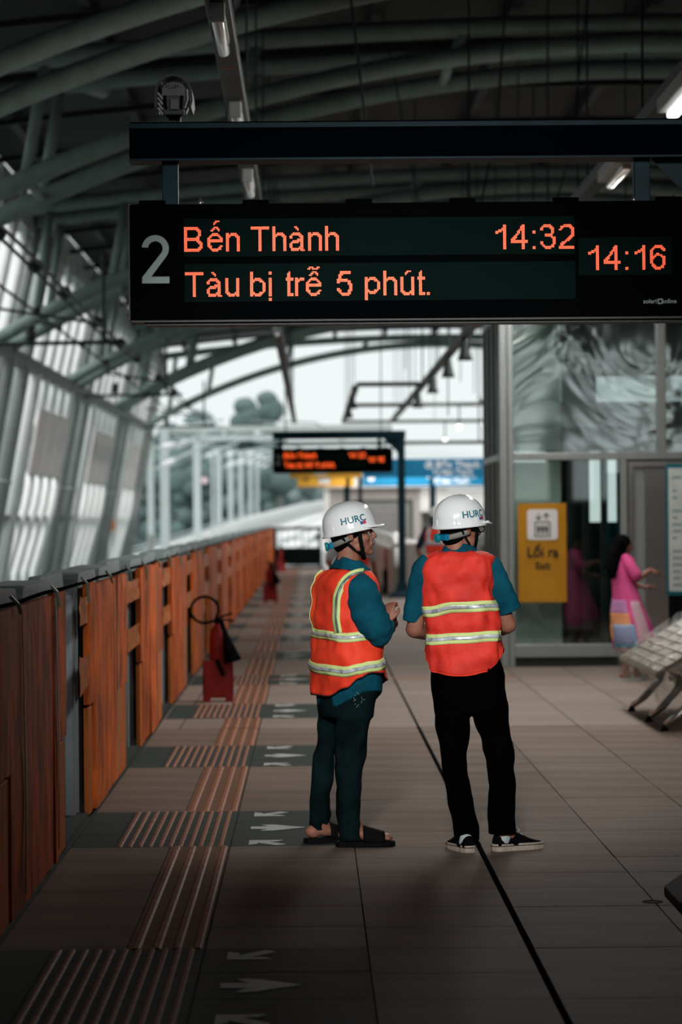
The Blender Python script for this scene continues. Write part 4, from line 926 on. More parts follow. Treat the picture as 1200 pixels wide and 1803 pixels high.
g = empty('ticket_machine', (2.3, 66, 0), 'low grey cabinets behind the far navy post', 'cabinet')
for i in range(3): boxo('cabinet', (m_frame, m_ppan, m_shut)[i], 2.45+.62*i, 3.0+.62*i, 67, 67.6, 0, (1.15, 1.0, 1.2)[i], g, bevel=.02)
for i in range(3): boxo('screen', m_shaft, 2.52+.62*i, 2.9+.62*i, 66.98, 67.0, .7, .95, g)
g = empty('end_gate', (-.45, 99, 0), 'dark framed gate with solid lower panel at the platform end', 'gate')
boxo('top_rail', m_shaft, -1.2, .30, 98.5, 98.58, 1.20, 1.30, g); boxo('panel', m_shaft, -1.16, .26, 98.52, 98.56, .05, .62, g); boxo('post', m_shaft, .22, .32, 98.5, 98.6, 0, 1.3, g); boxo('post', m_shaft, -1.24, -1.14, 98.5, 98.6, 0, 1.3, g)
boxo('latch', m_shaft, .08, .22, 98.48, 98.52, .93, 1.03, g); boxo('mid_rail', m_steelw, -1.14, .22, 98.52, 98.56, .88, .92, g)
for i in range(6): B().tube([(-1.0+.23*i, 98.54, .62), (-1.0+.23*i, 98.54, 1.2)], .012, 6).build('bar', m_steelw, g)
# viaduct running on, climbing and curving to the right
path = [(100, -6.6, -.6, .25, .75), (112, -6.3, .1, .35, .8), (130, -6.2, .9, .55, .9), (155, -5.6, 2.6, .9, 1.2), (190, -4.2, 5.2, 1.6, 1.8), (240, -1.0, 9.6, 2.6, 2.8), (320, 5.5, 17.5, 4.0, 4.2), (450, 20, 34, 6.0, 6.2)]
g = empty('viaduct', (-4, 110, -1), 'pale concrete viaduct curving away to the right beyond the platform', 'viaduct')
q = B(); q.loft([[Vector((a, y_, c-1.2)), Vector((b, y_, c-1.2)), Vector((b, y_, c-1.0)), Vector((a, y_, c-1.0))] for y_, a, b, c, d_ in path]); q.build('deck', m_concw2, g)
for side in (0, 1):
    for lay, (h0, h1, m_) in enumerate(((-1.6, -.35, m_concw), (-.35, .0, m_concw2))):
        q = B(); q.loft([[Vector((v, y_, c+h0)), Vector((v+.3, y_, c+h0)), Vector((v+.3, y_, c+h1)), Vector((v, y_, c+h1))] for y_, a, b, c, d_ in path for v in [(a, b)[side]]]); q.build('parapet', m_, g)
for k in range(4):
    q = B(); q.tube([Vector((a+(b-a)*(.22+.18*k), y_, c-.93)) for y_, a, b, c, d_ in path], .05, 5); q.build('rail', m_steelp, g)
for k in range(2): q = B(); q.tube([Vector((a+.15, y_, c+.12+.16*k)) for y_, a, b, c, d_ in path[:5]], .03, 5); q.build('handrail', m_mast, g)
masts = [(265, 104, 13, 778), (290, 106, 18, 745), (347, 124, 15, 768), (385, 165, 11, 795), (406, 182, 10, 793), (424, 200, 9, 795), (441, 222, 8, 800), (453, 245, 7, 805), (467, 275, 8, 806)]
for k, (px_, d_, w_, yt) in enumerate(masts):
    b = P(px_, 900, d_); t = P(px_, yt, d_); r_ = w_*d_/5300/2*.86
    g = empty('line_mast', (b.x, d_, -1), '%s pale overhead-line mast from the left beyond the platform' % ORD[k], 'mast', 'pale overhead-line masts')
    q = B(); q.box(b.x-r_, b.x+r_, d_, d_+.08, -1.5, t.z); q.box(b.x-r_, b.x+r_, d_+r_*2-.08, d_+r_*2, -1.5, t.z); q.box(b.x-r_*.8, b.x+r_*.8, d_+.06, d_+r_*2, -1.5, t.z); q.build('shaft', m_mast, g)
    q = B(); q.tube([(b.x, d_+.1, t.z-.25), (b.x+2.1, d_+.1, t.z+.12)], .045, 6); q.tube([(b.x, d_+.1, t.z-1.0), (b.x+2.0, d_+.1, t.z-.1)], .045, 6); q.build('cantilever', m_mast, g)
    if k < 8:
        for s_ in (0, 1): B().tube([(b.x+.42, d_+.1, t.z-(.18 if s_ == 0 else .83)), (b.x+.85, d_+.1, t.z-(.10 if s_ == 0 else .64))], .10, 10).build('insulator', m_insul, g, smooth=True)
for k, (yb, ta, xa, xb) in enumerate(((756, .12, 300, 690), (772, .10, 345, 500))):
    a = P(xa, yb, 124); b = P(xb, yb-3, 124)
    tag(B().box(a.x, b.x, 124, 124.2, a.z-ta, a.z+ta).build('line_gantry', m_steelp if k == 0 else m_mast), '%s grey crossbeam spanning between the distant masts' % ['upper', 'lower'][k], 'gantry')
for k, (dx, z0) in enumerate(((.9, 4.3), (1.7, 4.6), (2.6, 4.3), (3.4, 4.7))):
    pts = [Vector((a+1.2+dx+(b-a)*.12*k, y_, c+z0-.2)) for y_, a, b, c, d_ in path]
    tag(B().tube([Vector((-5.3+dx, 96, z0))]+pts, .03, 5).build('line_cable', m_mast), 'pale overhead cable running out along the viaduct, %s from the left' % ORD[k], 'cable', 'cables over the viaduct')
sg = P(360, 846, 118); g = empty('track_signal', (sg.x, 118, sg.z), 'small round signal head with pink light beyond the platform', 'signal')
m_pale = mat('pale_pink_lens', (.75, .55, .58), .5)
B().lathe([(.13, -.03), (.14, 0), (.12, .1)], (0, 0, 0), 16, mtx=Matrix.Translation((sg.x, 118, sg.z)) @ Matrix.Rotation(pi/2, 4, 'X')).build('lamp_head', m_pale, g); B().tube([(sg.x+.3, 118.1, -1), (sg.x+.3, 118.1, sg.z+1.2)], .05, 8).build('post', m_mast, g)
# land and trees beyond
gr = B(); gr.add([(-700, -200, -9), (700, -200, -9), (700, 1400, -9), (-700, 1400, -9)], [(0, 1, 2, 3)]); tag(gr.build('ground', m_land), kind='structure')
rt = random.Random(21)
def tree(px_, ptop, d_, wpx, m_, label):
    t = P(px_, ptop, d_); w_ = wpx*d_/5300; base = -9
    g = empty('tree', (t.x, d_, base), label, 'tree', 'hazy trees beyond the viaduct')
    B().tube([(t.x, d_, base), (t.x+.3, d_, t.z-w_*.5)], [.7, .3], 8).build('trunk', m_trunkw, g)
    me = B(); H = t.z-base
    for i in range(26):
        a = rt.uniform(0, 2*pi); f = rt.random()**.6; zz = rt.uniform(.12, .93); rad = w_*.42*(1-.45*zz**3)*f
        r_ = w_*rt.uniform(.17, .27); zc = base+H*.15+H*.85*zz-r_*.5
        me.ell((t.x+rad*cos(a), d_+rad*sin(a), min(zc, t.z-r_)), r_, r_, r_*rt.uniform(.8, 1.1), n=9, m=6)
    me.ell((t.x, d_, t.z-w_*.26), w_*.34, w_*.34, w_*.26); me.ell((t.x+w_*.1, d_, t.z-w_*.6), w_*.42, w_*.42, w_*.4)
    o = me.build('crown', m_, g, smooth=True)
    tx = bpy.data.textures.get('leafy') or bpy.data.textures.new('leafy', 'CLOUDS'); tx.noise_scale = 1.2
    md = o.modifiers.new('sub', 'SUBSURF'); md.levels = md.render_levels = 1
    md = o.modifiers.new('d', 'DISPLACE'); md.texture = tx; md.strength = w_*.10; md.texture_coords = 'GLOBAL'
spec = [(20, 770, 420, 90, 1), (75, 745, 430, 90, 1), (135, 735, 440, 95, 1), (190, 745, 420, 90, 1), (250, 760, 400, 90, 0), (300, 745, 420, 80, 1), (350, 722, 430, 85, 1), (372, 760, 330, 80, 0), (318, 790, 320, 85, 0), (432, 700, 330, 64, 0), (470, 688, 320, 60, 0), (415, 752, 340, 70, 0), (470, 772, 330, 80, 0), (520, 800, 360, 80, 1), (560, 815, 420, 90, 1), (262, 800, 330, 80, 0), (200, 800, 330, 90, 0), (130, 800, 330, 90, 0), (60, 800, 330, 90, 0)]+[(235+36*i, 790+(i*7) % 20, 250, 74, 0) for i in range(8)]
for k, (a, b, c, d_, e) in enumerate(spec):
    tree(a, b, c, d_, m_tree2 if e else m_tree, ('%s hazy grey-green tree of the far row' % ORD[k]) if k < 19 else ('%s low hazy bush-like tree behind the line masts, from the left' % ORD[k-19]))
# ================================================================== PEOPLE
def frame(pos, yaw, pitch=0.0, roll=0.0, s=1.0):
    """local x: the person's right, y: forward, z: up; yaw from +Y towards +X"""
    return Matrix.Translation(pos) @ Matrix.Rotation(-yaw, 4, 'Z') @ Matrix.Rotation(pitch, 4, 'X') @ Matrix.Rotation(roll, 4, 'Y') @ Matrix.Scale(s, 4)
def head_mb(q, H, neck_to=None, neck_r=.056, smile=False, female=False):
    L = lambda x, y, z: H @ Vector((x, y, z))
    q.ell((0, -.012, .035), .076, .096, .088, H)
    q.ell((0, .012, -.030), .064, .076, .078, H)
    q.ell((0, .050, -.068), .040, .040, .038, H)
    q.ell((0, .074, -.096), .021, .019, .016, H)
    q.ell((0, .060, .030), .055, .034, .030, H)       # brow
    for s in (-1, 1):
        q.ell((s*.036, .062, -.022), .022, .024, .022, H)   # cheek
        q.ell((s*.060, .02, -.058), .016, .035, .026, H)    # jaw
        q.limb([L(s*.030, .086, .024), L(s*.046, .074, .022)], [.008, .007], 8)  # brow ridge end
        q.limb([L(s*.075, -.010, .022), L(s*.084, -.014, .010), L(s*.080, -.006, -.018)], [.008, .011, .008], 10, [.016, .018, .012], side=(H.to_3x3() @ Vector((1, 0, 0))))
    q.limb([L(0, .090, .020), L(0, .105, -.005), L(0, .113, -.020)], [.009, .011, .0125], 10)
    q.ell((.010, .100, -.026), .009, .011, .008, H); q.ell((-.010, .100, -.026), .009, .011, .008, H)
    q.ell((0, .089, -.046), .022, .012, .0075, H); q.ell((0, .087, -.062 if smile else -.058), .019, .012, .008, H)
    if neck_to is not None: q.limb([L(0, -.025, -.02), L(0, -.030, -.085), neck_to], [neck_r*.96, neck_r, neck_r*1.12], 16)
def face_parts(H, par, smile=False, nm=''):
    for s in (-1, 1):
        e = B(); e.ell((s*.031, .0715, .007), .0100, .0105, .0065, H); e.build('eye', m_white, par, smooth=True)
        e = B(); e.ell((s*.031, .0795, .007), .0058, .004, .0058, H); e.build('iris', m_hair, par, smooth=True)
        e = B(); e.limb([H @ Vector((s*.016, .094, .030)), H @ Vector((s*.034, .090, .035)), H @ Vector((s*.050, .078, .028))], [.003, .0042, .002], 6); e.build('eyebrow', m_hair, par, smooth=True)
    e = B(); e.limb([H @ Vector((-.020, .092, -.053)), H @ Vector((0, .102, -.056)), H @ Vector((.020, .092, -.053))], [.003, .0055, .003], 8); e.build('lips', m_lip, par, smooth=True)
    if smile:
        e = B(); e.limb([H @ Vector((-.020, .090, -.053)), H @ Vector((0, .0975, -.054)), H @ Vector((.020, .090, -.053))], [.003, .0048, .003], 8); e.build('teeth', m_teeth, par, smooth=True)
def hand_mb(q, W_, d, n, curl=.5, side=1, k=1.0, spread=.0):
    """hand from the wrist W_ along d, n = back of the hand, side=+1 thumb on d x n side"""
    d = Vector(d).normalized(); n = Vector(n); n = (n-d*n.dot(d)).normalized(); s = d.cross(n)*side
    R = Matrix((s, d, n)).transposed().to_4x4()
    if R.to_3x3().determinant() < 0: pass
    T = Matrix.Translation(Vector(W_)) @ R
    q.ell((0, .046*k, 0), .040*k, .054*k, .0155*k, T); q.ell((0, .018*k, 0), .030*k, .032*k, .019*k, T); q.ell((-.002, .075*k, 0), .040*k, .022*k, .0125*k, T)
    for i, (x, ln) in enumerate(((.030, .068), (.010, .077), (-.010, .071), (-.029, .055))):
        p = Vector((x*k, .082*k, 0)); a = curl*(.35+.1*i); pts = [Vector((x*k, .060*k, 0)), p]
        for j, seg in enumerate((.45, .32, .23)):
            p = p+Vector(((x*spread), cos(a), -sin(a)))*ln*k*seg; pts.append(p); a += curl*1.15
        q.limb([T @ v for v in pts], [.0095*k, .0098*k, .0088*k, .0080*k, .0070*k], 8)
    p = [Vector((.026, .018, -.004)), Vector((.046, .040, -.012)), Vector((.052, .064, -.022)), Vector((.044, .084, -.034))]
    q.limb([T @ (v*k) for v in p], [.0135*k, .0125*k, .0105*k, .0085*k], 9)
def foot_mb(q, ank, yaw, k=1.0, z0=.02, toes=True):
    T = Matrix.Translation((ank[0], ank[1], z0)) @ Matrix.Rotation(-yaw, 4, 'Z') @ Matrix.Scale(k, 4)
    q.ell((0, -.045, .030), .033, .042, .034, T); q.ell((0, .03, .034), .036, .085, .032, T); q.ell((0, .115, .020), .046, .062, .020, T)
    q.limb([T @ Vector((0, -.01, .09)), T @ Vector((0, .01, .045))], [.040*k, .038*k], 12)
    if toes:
        for i in range(5): q.limb([T @ Vector((-.034+.017*i, .145, .014)), T @ Vector((-.034+.0175*i, .178-.006*abs(i-1), .011))], [.0105*k, .0095*k], 8)
class Surf:
    """clothing surface: elliptical rings (pixel row, left, right) at depth d; body yaw phi; rho = depth/width"""
    def __init__(s, rows, d, phi, rho=.62, off=0.0, exp=2.5, seed=0, fold=.010):
        s.rows = rows; s.d = d; s.phi = phi; s.rho = rho; s.off = off; s.exp = exp; s.seed = seed; s.fold = fold
        s.side = Vector((cos(phi), -sin(phi), 0)); s.fw = Vector((sin(phi), cos(phi), 0))
    def row(s, py):
        R = s.rows
        if py <= R[0][0]: return R[0][1:]
        for a, b in zip(R, R[1:]):
            if py <= b[0]:
                t = (py-a[0])/(b[0]-a[0]); return tuple(a[i]+(b[i]-a[i])*t for i in range(1, len(a)))
        return R[-1][1:]
    def pt(s, th, py, off=0.0):
        r = s.row(py); xl, xr = r[0], r[1]; dd = r[2] if len(r) > 2 else 0
        C = P((xl+xr)/2, py, s.d+dd); w = (xr-xl)/2*(s.d+dd)/F
        a = w/sqrt(cos(s.phi)**2+(s.rho*sin(s.phi))**2); b = a*s.rho
        c_, s_ = cos(th), sin(th); e = 2/s.exp
        u = abs(c_)**e*(1 if c_ >= 0 else -1); v = abs(s_)**e*(1 if s_ >= 0 else -1)
        o = s.off+off
        f = s.fold*(noise.noise(Vector((cos(th)*1.6+s.seed, sin(th)*1.6, py*.035)))*1.2+.6*noise.noise(Vector((cos(th)*4+s.seed+5, sin(th)*4, py*.03))))
        return C+s.side*((a+o+f)*u)+s.fw*((b+o+f)*v)
    def solid(s, q, py0, py1, n=26, m=28, bot=None, shrink=0.0):
        rings = []
        for i in range(n+1):
            rings.append([s.pt(2*pi*j/m, py0+((bot(2*pi*j/m) if bot else py1)-py0)*i/n, -shrink) for j in range(m)])
        q.loft(rings); return q
    def shell(s, name, top, bot, m_, par, off=0.0, th0=0, th1=2*pi, n=30, m=72, thick=.004, closed=True, smooth=True):
        rings = []; mm = m if closed else m+1
        for i in range(n+1):
            rings.append([s.pt(th0+(th1-th0)*j/m, top(th0+(th1-th0)*j/m)+(bot(th0+(th1-th0)*j/m)-top(th0+(th1-th0)*j/m))*i/n, off) for j in range(mm)])
        q = B(); q.loft(rings, False, False, closed); return q.build(name, m_, par, smooth=smooth, solid=thick)
    def strip(s, name, path, w, m_, par, off=.006, thick=.002):
        """ribbon along [(theta_deg, py)], w = half width in metres"""
        pts = [s.pt(radians(a), y, off) for a, y in path]; L, R_ = [], []
        for i, p in enumerate(pts):
            t = (pts[min(i+1, len(pts)-1)]-pts[max(0, i-1)]).normalized()
            a, y = path[i]; n_ = (s.pt(radians(a), y, off+.02)-p).normalized(); w_ = t.cross(n_).normalized()
            L.append(p-w_*w); R_.append(p+w_*w)
        q = B(); k = len(pts); q.add(L+R_, [(i, i+1, k+i+1, k+i) for i in range(k-1)]); return q.build(name, m_, par, smooth=True, solid=thick)
def lerp_deg(tab):
    """periodic interpolation of {degree: value}"""
    ks = sorted(tab)
    def f(th):
        a = math.degrees(th) % 360
        k0 = max([k for k in ks if k <= a], default=ks[-1]-360); k1 = min([k for k in ks if k > a], default=ks[0]+360)
        v0 = tab[k0 % 360 if k0 < 0 else k0]; v1 = tab[k1 % 360 if k1 >= 360 else k1]
        t = (a-k0)/(k1-k0); t = t*t*(3-2*t); return v0+(v1-v0)*t
    return f
def smooth_path(pts, n=4):
    out = []
    for i in range(len(pts)-1):
        p0, p1, p2, p3 = pts[max(0, i-1)], pts[i], pts[i+1], pts[min(len(pts)-1, i+2)]
        for j in range(n):
            t = j/n; out.append(tuple(.5*((2*b)+(-a+c)*t+(2*a-5*b+4*c-d_)*t*t+(-a+3*b-3*c+d_)*t**3) for a, b, c, d_ in zip(p0, p1, p2, p3)))
    out.append(tuple(pts[-1])); return out
def helmet(H, par, label, alpha0, txt=True, s=1.0):
    """hard hat in the head frame H"""
    K = H @ Matrix.Translation((0, -.004, .026)) @ Matrix.Rotation(radians(3), 4, 'X') @ Matrix.Scale(s, 4)
    ax, ay, hz = .116, .134, .143
    def rad(z): t = max(0, min(1, z/hz)); return (1-t**2.7)**(1/2.15)
    def D(al, z, off=0):
        r = rad(z); ridge = 0.0
        return K @ Vector(((ax*r+off)*cos(al), (ay*r+off)*sin(al), z+off*.3*(z/hz)))
    q = B(); n = 40; rings = []
    zs = [-.012, -.004, 0, .012, .03, .05, .07, .09, .105, .120, .131, .138, .1425]
    for i, z in enumerate(zs):
        rg = []
        for k in range(n):
            al = 2*pi*k/n; fl = .0075 if z <= -.004 else (.004 if z == 0 else 0)
            x = cos(al); c_ = .0
            if z > .06: c_ = .004*math.exp(-((cos(al)*rad(z)*ax)/.022)**2)  # crown ridge
            if abs(abs(math.degrees(al) % 180-0)) < 14 and .0 < z < .03: fl += .003
            r = rad(max(0, z)); rg.append(K @ Vector(((ax*r+fl+c_*.3)*cos(al), (ay*r+fl+c_*.3)*sin(al), z+c_)))
        rings.append(rg)
    q.loft(rings, False, True); g = q.build('helmet', m_helm, par, smooth=True, solid=.003, label=label)
    q = B(); rows = []
    for i in range(13):
        al = radians(28+124*i/12); f = sin(pi*i/12)**.55
        row = []
        for j in range(5):
            t = j/4; row.append(K @ Vector(((ax+.006+.004*t*f)*cos(al), (ay+.004)*sin(al)+.042*t*f, .003-.017*t*f+.006*sin(pi*t))))
        rows.append(row)
    q.add([p for r in rows for p in r], [(i*5+j, i*5+j+1, (i+1)*5+j+1, (i+1)*5+j) for i in range(12) for j in range(4)]); q.build('peak', m_helm, g, smooth=True, solid=.004)
    for al in (radians(-40), radians(8), radians(172), radians(220), radians(-90)):   # slots
        q = B(); q.limb([D(al, .010, .001), D(al, .034, .001)], [.0045, .003], 8); q.build('slot_rib', m_helm, g, smooth=True)
    if txt:
        for a0 in (alpha0, pi-alpha0):
            fn = lambda u, v, a0=a0: D(a0+u/.122, .050+v, .0022)
            lettering('lettering', 'HURC', .046, m_helmt, g, fn, .0010)
        q = B(); q.loft([[D(alpha0+a, z, .003) for a, z in ((.22, .020), (.32, .020), (.32, .034), (.22, .034))], [D(alpha0+a, z, .0045) for a, z in ((.22, .020), (.32, .020), (.32, .034), (.22, .034))]]); q.build('sticker', m_stblue, g)
        q = B(); q.loft([[D(alpha0+a, z, .003) for a, z in ((.32, .020), (.47, .020), (.47, .034), (.32, .034))], [D(alpha0+a, z, .0045) for a, z in ((.32, .020), (.47, .020), (.47, .034), (.32, .034))]]); q.build('sticker', m_stred, g)
    # head band, adjustment knob and chin strap
    L = lambda x, y, z: K @ Vector((x, y, z))
    q = B(); pts = [L(.088*cos(a), -.006+.104*sin(a), -.030+.018*sin(a)-.004) for a in [radians(-176+8*i) for i in range(23)]]
    q.tube(pts, .0022, 8, True, .013, side=None); q = B()
    k = 23; A = [L(.087*cos(radians(-176+8*i)), -.004+.106*sin(radians(-176+8*i)), -.020+.022*sin(radians(-176+8*i))) for i in range(k)]
    Bq = [L(.087*cos(radians(-176+8*i)), -.004+.106*sin(radians(-176+8*i)), -.046+.022*sin(radians(-176+8*i))) for i in range(k)]
    q.add(A+Bq, [(i, i+1, k+i+1, k+i) for i in range(k-1)]); q.build('headband', m_band, g, smooth=True, solid=.003)
    q = B(); q.loft([[L(x, y, z) for x, y, z in ((-.034, -.104, -.070), (.040, -.100, -.070), (.044, -.098, -.036), (-.034, -.104, -.036))], [L(x, y, z) for x, y, z in ((-.030, -.124, -.066), (.036, -.122, -.066), (.040, -.120, -.040), (-.030, -.124, -.040))]]); q.build('adjuster', m_knob, g, bevel=.003)
    q = B(); q.lathe([(.019, 0), (.022, .004), (.022, .014), (.018, .018)], (0, 0, 0), 12, mtx=K @ Matrix.Translation((-.014, -.122, -.054)) @ Matrix.Rotation(pi/2, 4, 'X')); q.build('knob', m_knobt, g)
    for s_ in (-1, 1):
        a = H @ Vector((s_*.088, .036, .03)); b = H @ Vector((s_*.079, .036, -.055)); c = H @ Vector((s_*.040, .040, -.120)); e = H @ Vector((0, .042, -.128))
        q = B(); q.tube(smooth_path([a, b, c, e], 3), .0105, 8, True, .0022, side=H.to_3x3() @ Vector((0, 1, 0))); q.build('chin_strap', m_blk, g, smooth=True)
        a = H @ Vector((s_*.086, -.055, .0)); b = H @ Vector((s_*.074, -.008, -.062)); q = B(); q.tube([a, b, H @ Vector((s_*.058, .03, -.096))], .006, 8, True, .002, side=H.to_3x3() @ Vector((0, 1, .6))); q.build('chin_strap', m_blk, g, smooth=True)
    return g
def hair_cap(H, par, back=True):
    q = B(); q.ell((0, -.022, .030), .083, .094, .085, H); q.ell((0, -.048, -.020), .070, .058, .055, H); q.ell((0, -.055, -.045), .055, .045, .036, H)
    for s in (-1, 1): q.ell((s*.066, -.005, .022), .016, .036, .034, H); q.limb([H @ Vector((s*.076, .020, .03)), H @ Vector((s*.076, .020, -.004))], [.006, .004], 8)
    return q.build('hair', m_hair, par, remesh=.007, sm=2)
def band_pair(S, name_, par, ytab, half, off=.007, th0=0, th1=2*pi, closed=True, dark=False):
    f = lerp_deg(ytab)
    S.shell('reflective_band', lambda t: f(t)-half, lambda t: f(t)+half, m_lime, par, off+.004, th0, th1, 4, 72, .002, closed)
    S.shell('reflective_tape', lambda t: f(t)-half*.36, lambda t: f(t)+half*.36, m_silver, par, off+.0065, th0, th1, 3, 72, .0015, closed)

# ---------------------------------------------------------------- the smiling man on the left
D1 = 15.05; PH1 = radians(60)
def L1(px_, py_, dd=0): return P(px_, py_, D1+dd)
man = empty('person', (.15, D1, 0), 'person in white helmet, smiling in profile, long teal sleeves, orange vest, sandals', 'person')
H1 = frame(L1(619, 943), radians(88), radians(9))
sh_r, el_r, wr_r = L1(637, 1044, -.13), L1(664, 1118, -.15), L1(682, 1094, -.13)
sh_l, el_l, wr_l = L1(606, 1036, .17), L1(648, 1120, .22), L1(692, 1098, .04)
q = B(); head_mb(q, H1, L1(612, 1008), smile=True)
q.limb([L1(612, 1022), L1(610, 1060), L1(611, 1110), L1(610, 1150), L1(608, 1190)], [.09, .12, .115, .11, .10], 20, [.06, .08, .075, .07, .07], side=(cos(PH1), -sin(PH1), 0))
q.limb([sh_r, (sh_r+el_r)/2, el_r], [.042, .042, .038], 12); q.limb([el_r, (el_r+wr_r)/2, wr_r], [.038, .034, .026], 12)
q.limb([sh_l, (sh_l+el_l)/2, el_l], [.050, .043, .038], 12); q.limb([el_l, (el_l+wr_l)/2, wr_l], [.038, .034, .026], 12)
hand_mb(q, wr_r, Vector((.10, .25, .85)), Vector((-.55, -.8, .1)), 1.0, 1, .88)
hand_mb(q, wr_l, Vector((.0, -.55, .75)), Vector((.9, .2, .3)), 1.0, -1, .88)
hipr, hipl = L1(622, 1225, -.08), L1(592, 1225, .08)
kr, kl = L1(617, 1355, -.07), L1(571, 1350, .10)
ar, al_ = Vector((L1(619, 1470, -.10).x, D1-.02, .09)), Vector((L1(564, 1470, .1).x, D1+.16, .09))
LEG1R = [(1240, 596, 658), (1262, 592, 655), (1290, 589, 648), (1310, 590, 644), (1335, 588, 644), (1352, 588, 641), (1372, 589, 635), (1400, 590, 634), (1430, 592, 634), (1444, 594, 634), (1462, 597, 637), (1480, 597, 638)]
LEG1L = [(1230, 560, 612), (1262, 560, 606), (1290, 560, 598), (1312, 556, 592), (1330, 550, 589), (1352, 549, 589), (1372, 548, 588), (1400, 545, 580), (1420, 545, 582), (1434, 544, 585), (1448, 543, 579), (1462, 544, 577)]
def leg_in(q, rows, d, dd, end):
    pts = [P((b+c)/2, a, d+dd(a)) for a, b, c in rows if a < 1450]; n = len(pts)
    R_ = [min(.066, max(.034, (c-b)/2/F*d*.70)) for a, b, c in rows if a < 1450]
    q.limb(pts+[Vector(end)], R_+[.034], 14)
ddr1 = lambda y: -.085+.03*(y-1240)/240
ddl1 = lambda y: .085+.06*(y-1240)/220
ar = Vector((L1(618, 1470).x, D1-.055, .085)); al_ = Vector((L1(561, 1460).x, D1+.14, .085))
leg_in(q, LEG1R, D1, ddr1, ar); leg_in(q, LEG1L, D1, ddl1, al_)
YR1, YL1 = radians(86), radians(70)
foot_mb(q, (ar.x+.02, ar.y), YR1, 1.02, .030); foot_mb(q, (al_.x+.015, al_.y), YL1, 1.0, .030)
q.build('body', m_skin, man, remesh=.0048, sm=2); face_parts(H1, man, True); hair_cap(H1, man)
helmet(H1, man, 'white hard hat lettered HURC', radians(10))
V1 = [(999, 596, 638), (1003, 585, 643), (1008, 574, 647), (1016, 563, 652), (1030, 557, 657), (1060, 555, 661), (1100, 554, 663), (1130, 555, 666), (1160, 553, 670), (1182, 552, 673), (1205, 554, 672), (1226, 557, 671)]
S1 = Surf(V1, D1, PH1, .66, seed=1, fold=.016)
sh = B()
SH1 = [(992, 600, 634), (1000, 590, 640)]+[(a+2, b+4, c-4) for a, b, c in V1[2:]]+[(1250, 562, 664)]
SS1 = Surf(SH1, D1, PH1, .64, seed=2, fold=.006)
SS1.solid(sh, 992, 1245, bot=lerp_deg({0: 1212, 40: 1216, 90: 1238, 180: 1225, 240: 1243, 275: 1247, 320: 1228}))
sl = smooth_path([tuple(L1(630, 1020, -.09))+(.050,), tuple(L1(636, 1036, -.15))+(.078,), tuple(L1(642, 1060, -.17))+(.088,), tuple(L1(651, 1086, -.175))+(.090,), tuple(L1(663, 1108, -.17))+(.082,), tuple(L1(668, 1122, -.16))+(.058,)], 4)
sh.limb([p[:3] for p in sl], [p[3]*(1+.05*sin(i*1.9)) for i, p in enumerate(sl)], 18, [p[3]*.86 for p in sl], side=(1, 0, 0))
fo = smooth_path([tuple(L1(667, 1118, -.15))+(.060,), tuple(L1(677, 1110, -.14))+(.048,), tuple(L1(683, 1101, -.13))+(.036,)], 4)
sh.limb([p[:3] for p in fo], [p[3]*(1+.07*sin(i*2.3)) for i, p in enumerate(fo)], 16)
sl = [tuple(L1(608, 1030, .12))+(.06,), tuple(L1(630, 1080, .22))+(.07,), tuple(L1(650, 1118, .22))+(.055,), tuple(L1(684, 1106, .08))+(.036,)]
sh.limb([p[:3] for p in sl], [p[3] for p in sl], 14)
sh.build('shirt', m_shirt, man, remesh=.007, sm=2)
# collar
def collar(S, y0, y1, par, th=None):
    top = lerp_deg(y0); bot = lerp_deg(y1)
    return S.shell('collar', top, bot, m_shirt, par, .012, n=6, m=36, thick=.006)
CL1 = Surf([(976, 600, 632), (984, 597, 633), (994, 592, 636), (1003, 584, 644)], D1, PH1, .85, seed=3, fold=.003)
collar(CL1, {0: 987, 90: 997, 180: 985, 270: 979, 300: 981}, {0: 1004, 60: 1014, 90: 1018, 180: 1002, 270: 1000}, man)
hem1 = lerp_deg({0: 1181, 30: 1183, 60: 1196, 90: 1209, 135: 1207, 180: 1190, 215: 1200, 240: 1222, 275: 1223, 315: 1207, 340: 1190})
top1 = lerp_deg({0: 1004, 90: 1009, 180: 1003, 270: 999})
vest = S1.shell('safety_vest', top1, hem1, m_vest, man, .006, n=44)
S1.shell('piping', lambda t: hem1(t)-.6, lambda t: hem1(t)+1.6, m_piping, vest, .0065, n=1, thick=.004)
for yt, hw in (({0: 1117, 90: 1112, 180: 1112, 240: 1114, 270: 1116, 315: 1120}, 8.2), ({0: 1170, 30: 1166, 90: 1158, 180: 1164, 225: 1170, 270: 1176, 315: 1179, 340: 1174}, 9.2)):
    band_pair(S1, '', vest, yt, hw)
for path, w_ in (([(303, 1112), (302, 1085), (303, 1060), (307, 1042), (315, 1026), (328, 1015), (345, 1009), (5, 1007)], .021), ([(238, 1112), (237, 1080), (236, 1050), (232, 1030), (226, 1014), (220, 1006)], .021)):
    pth = []
    prev = None
    for a, y_ in path:
        if prev is not None and a-prev < -180: a += 360
        pth.append((a, y_)); prev = a
    pth = smooth_path(pth, 4)
    S1.strip('shoulder_stripe', pth, w_, m_lime, vest, .0125); S1.strip('shoulder_tape', pth, w_*.30, m_silverd, vest, .0150)
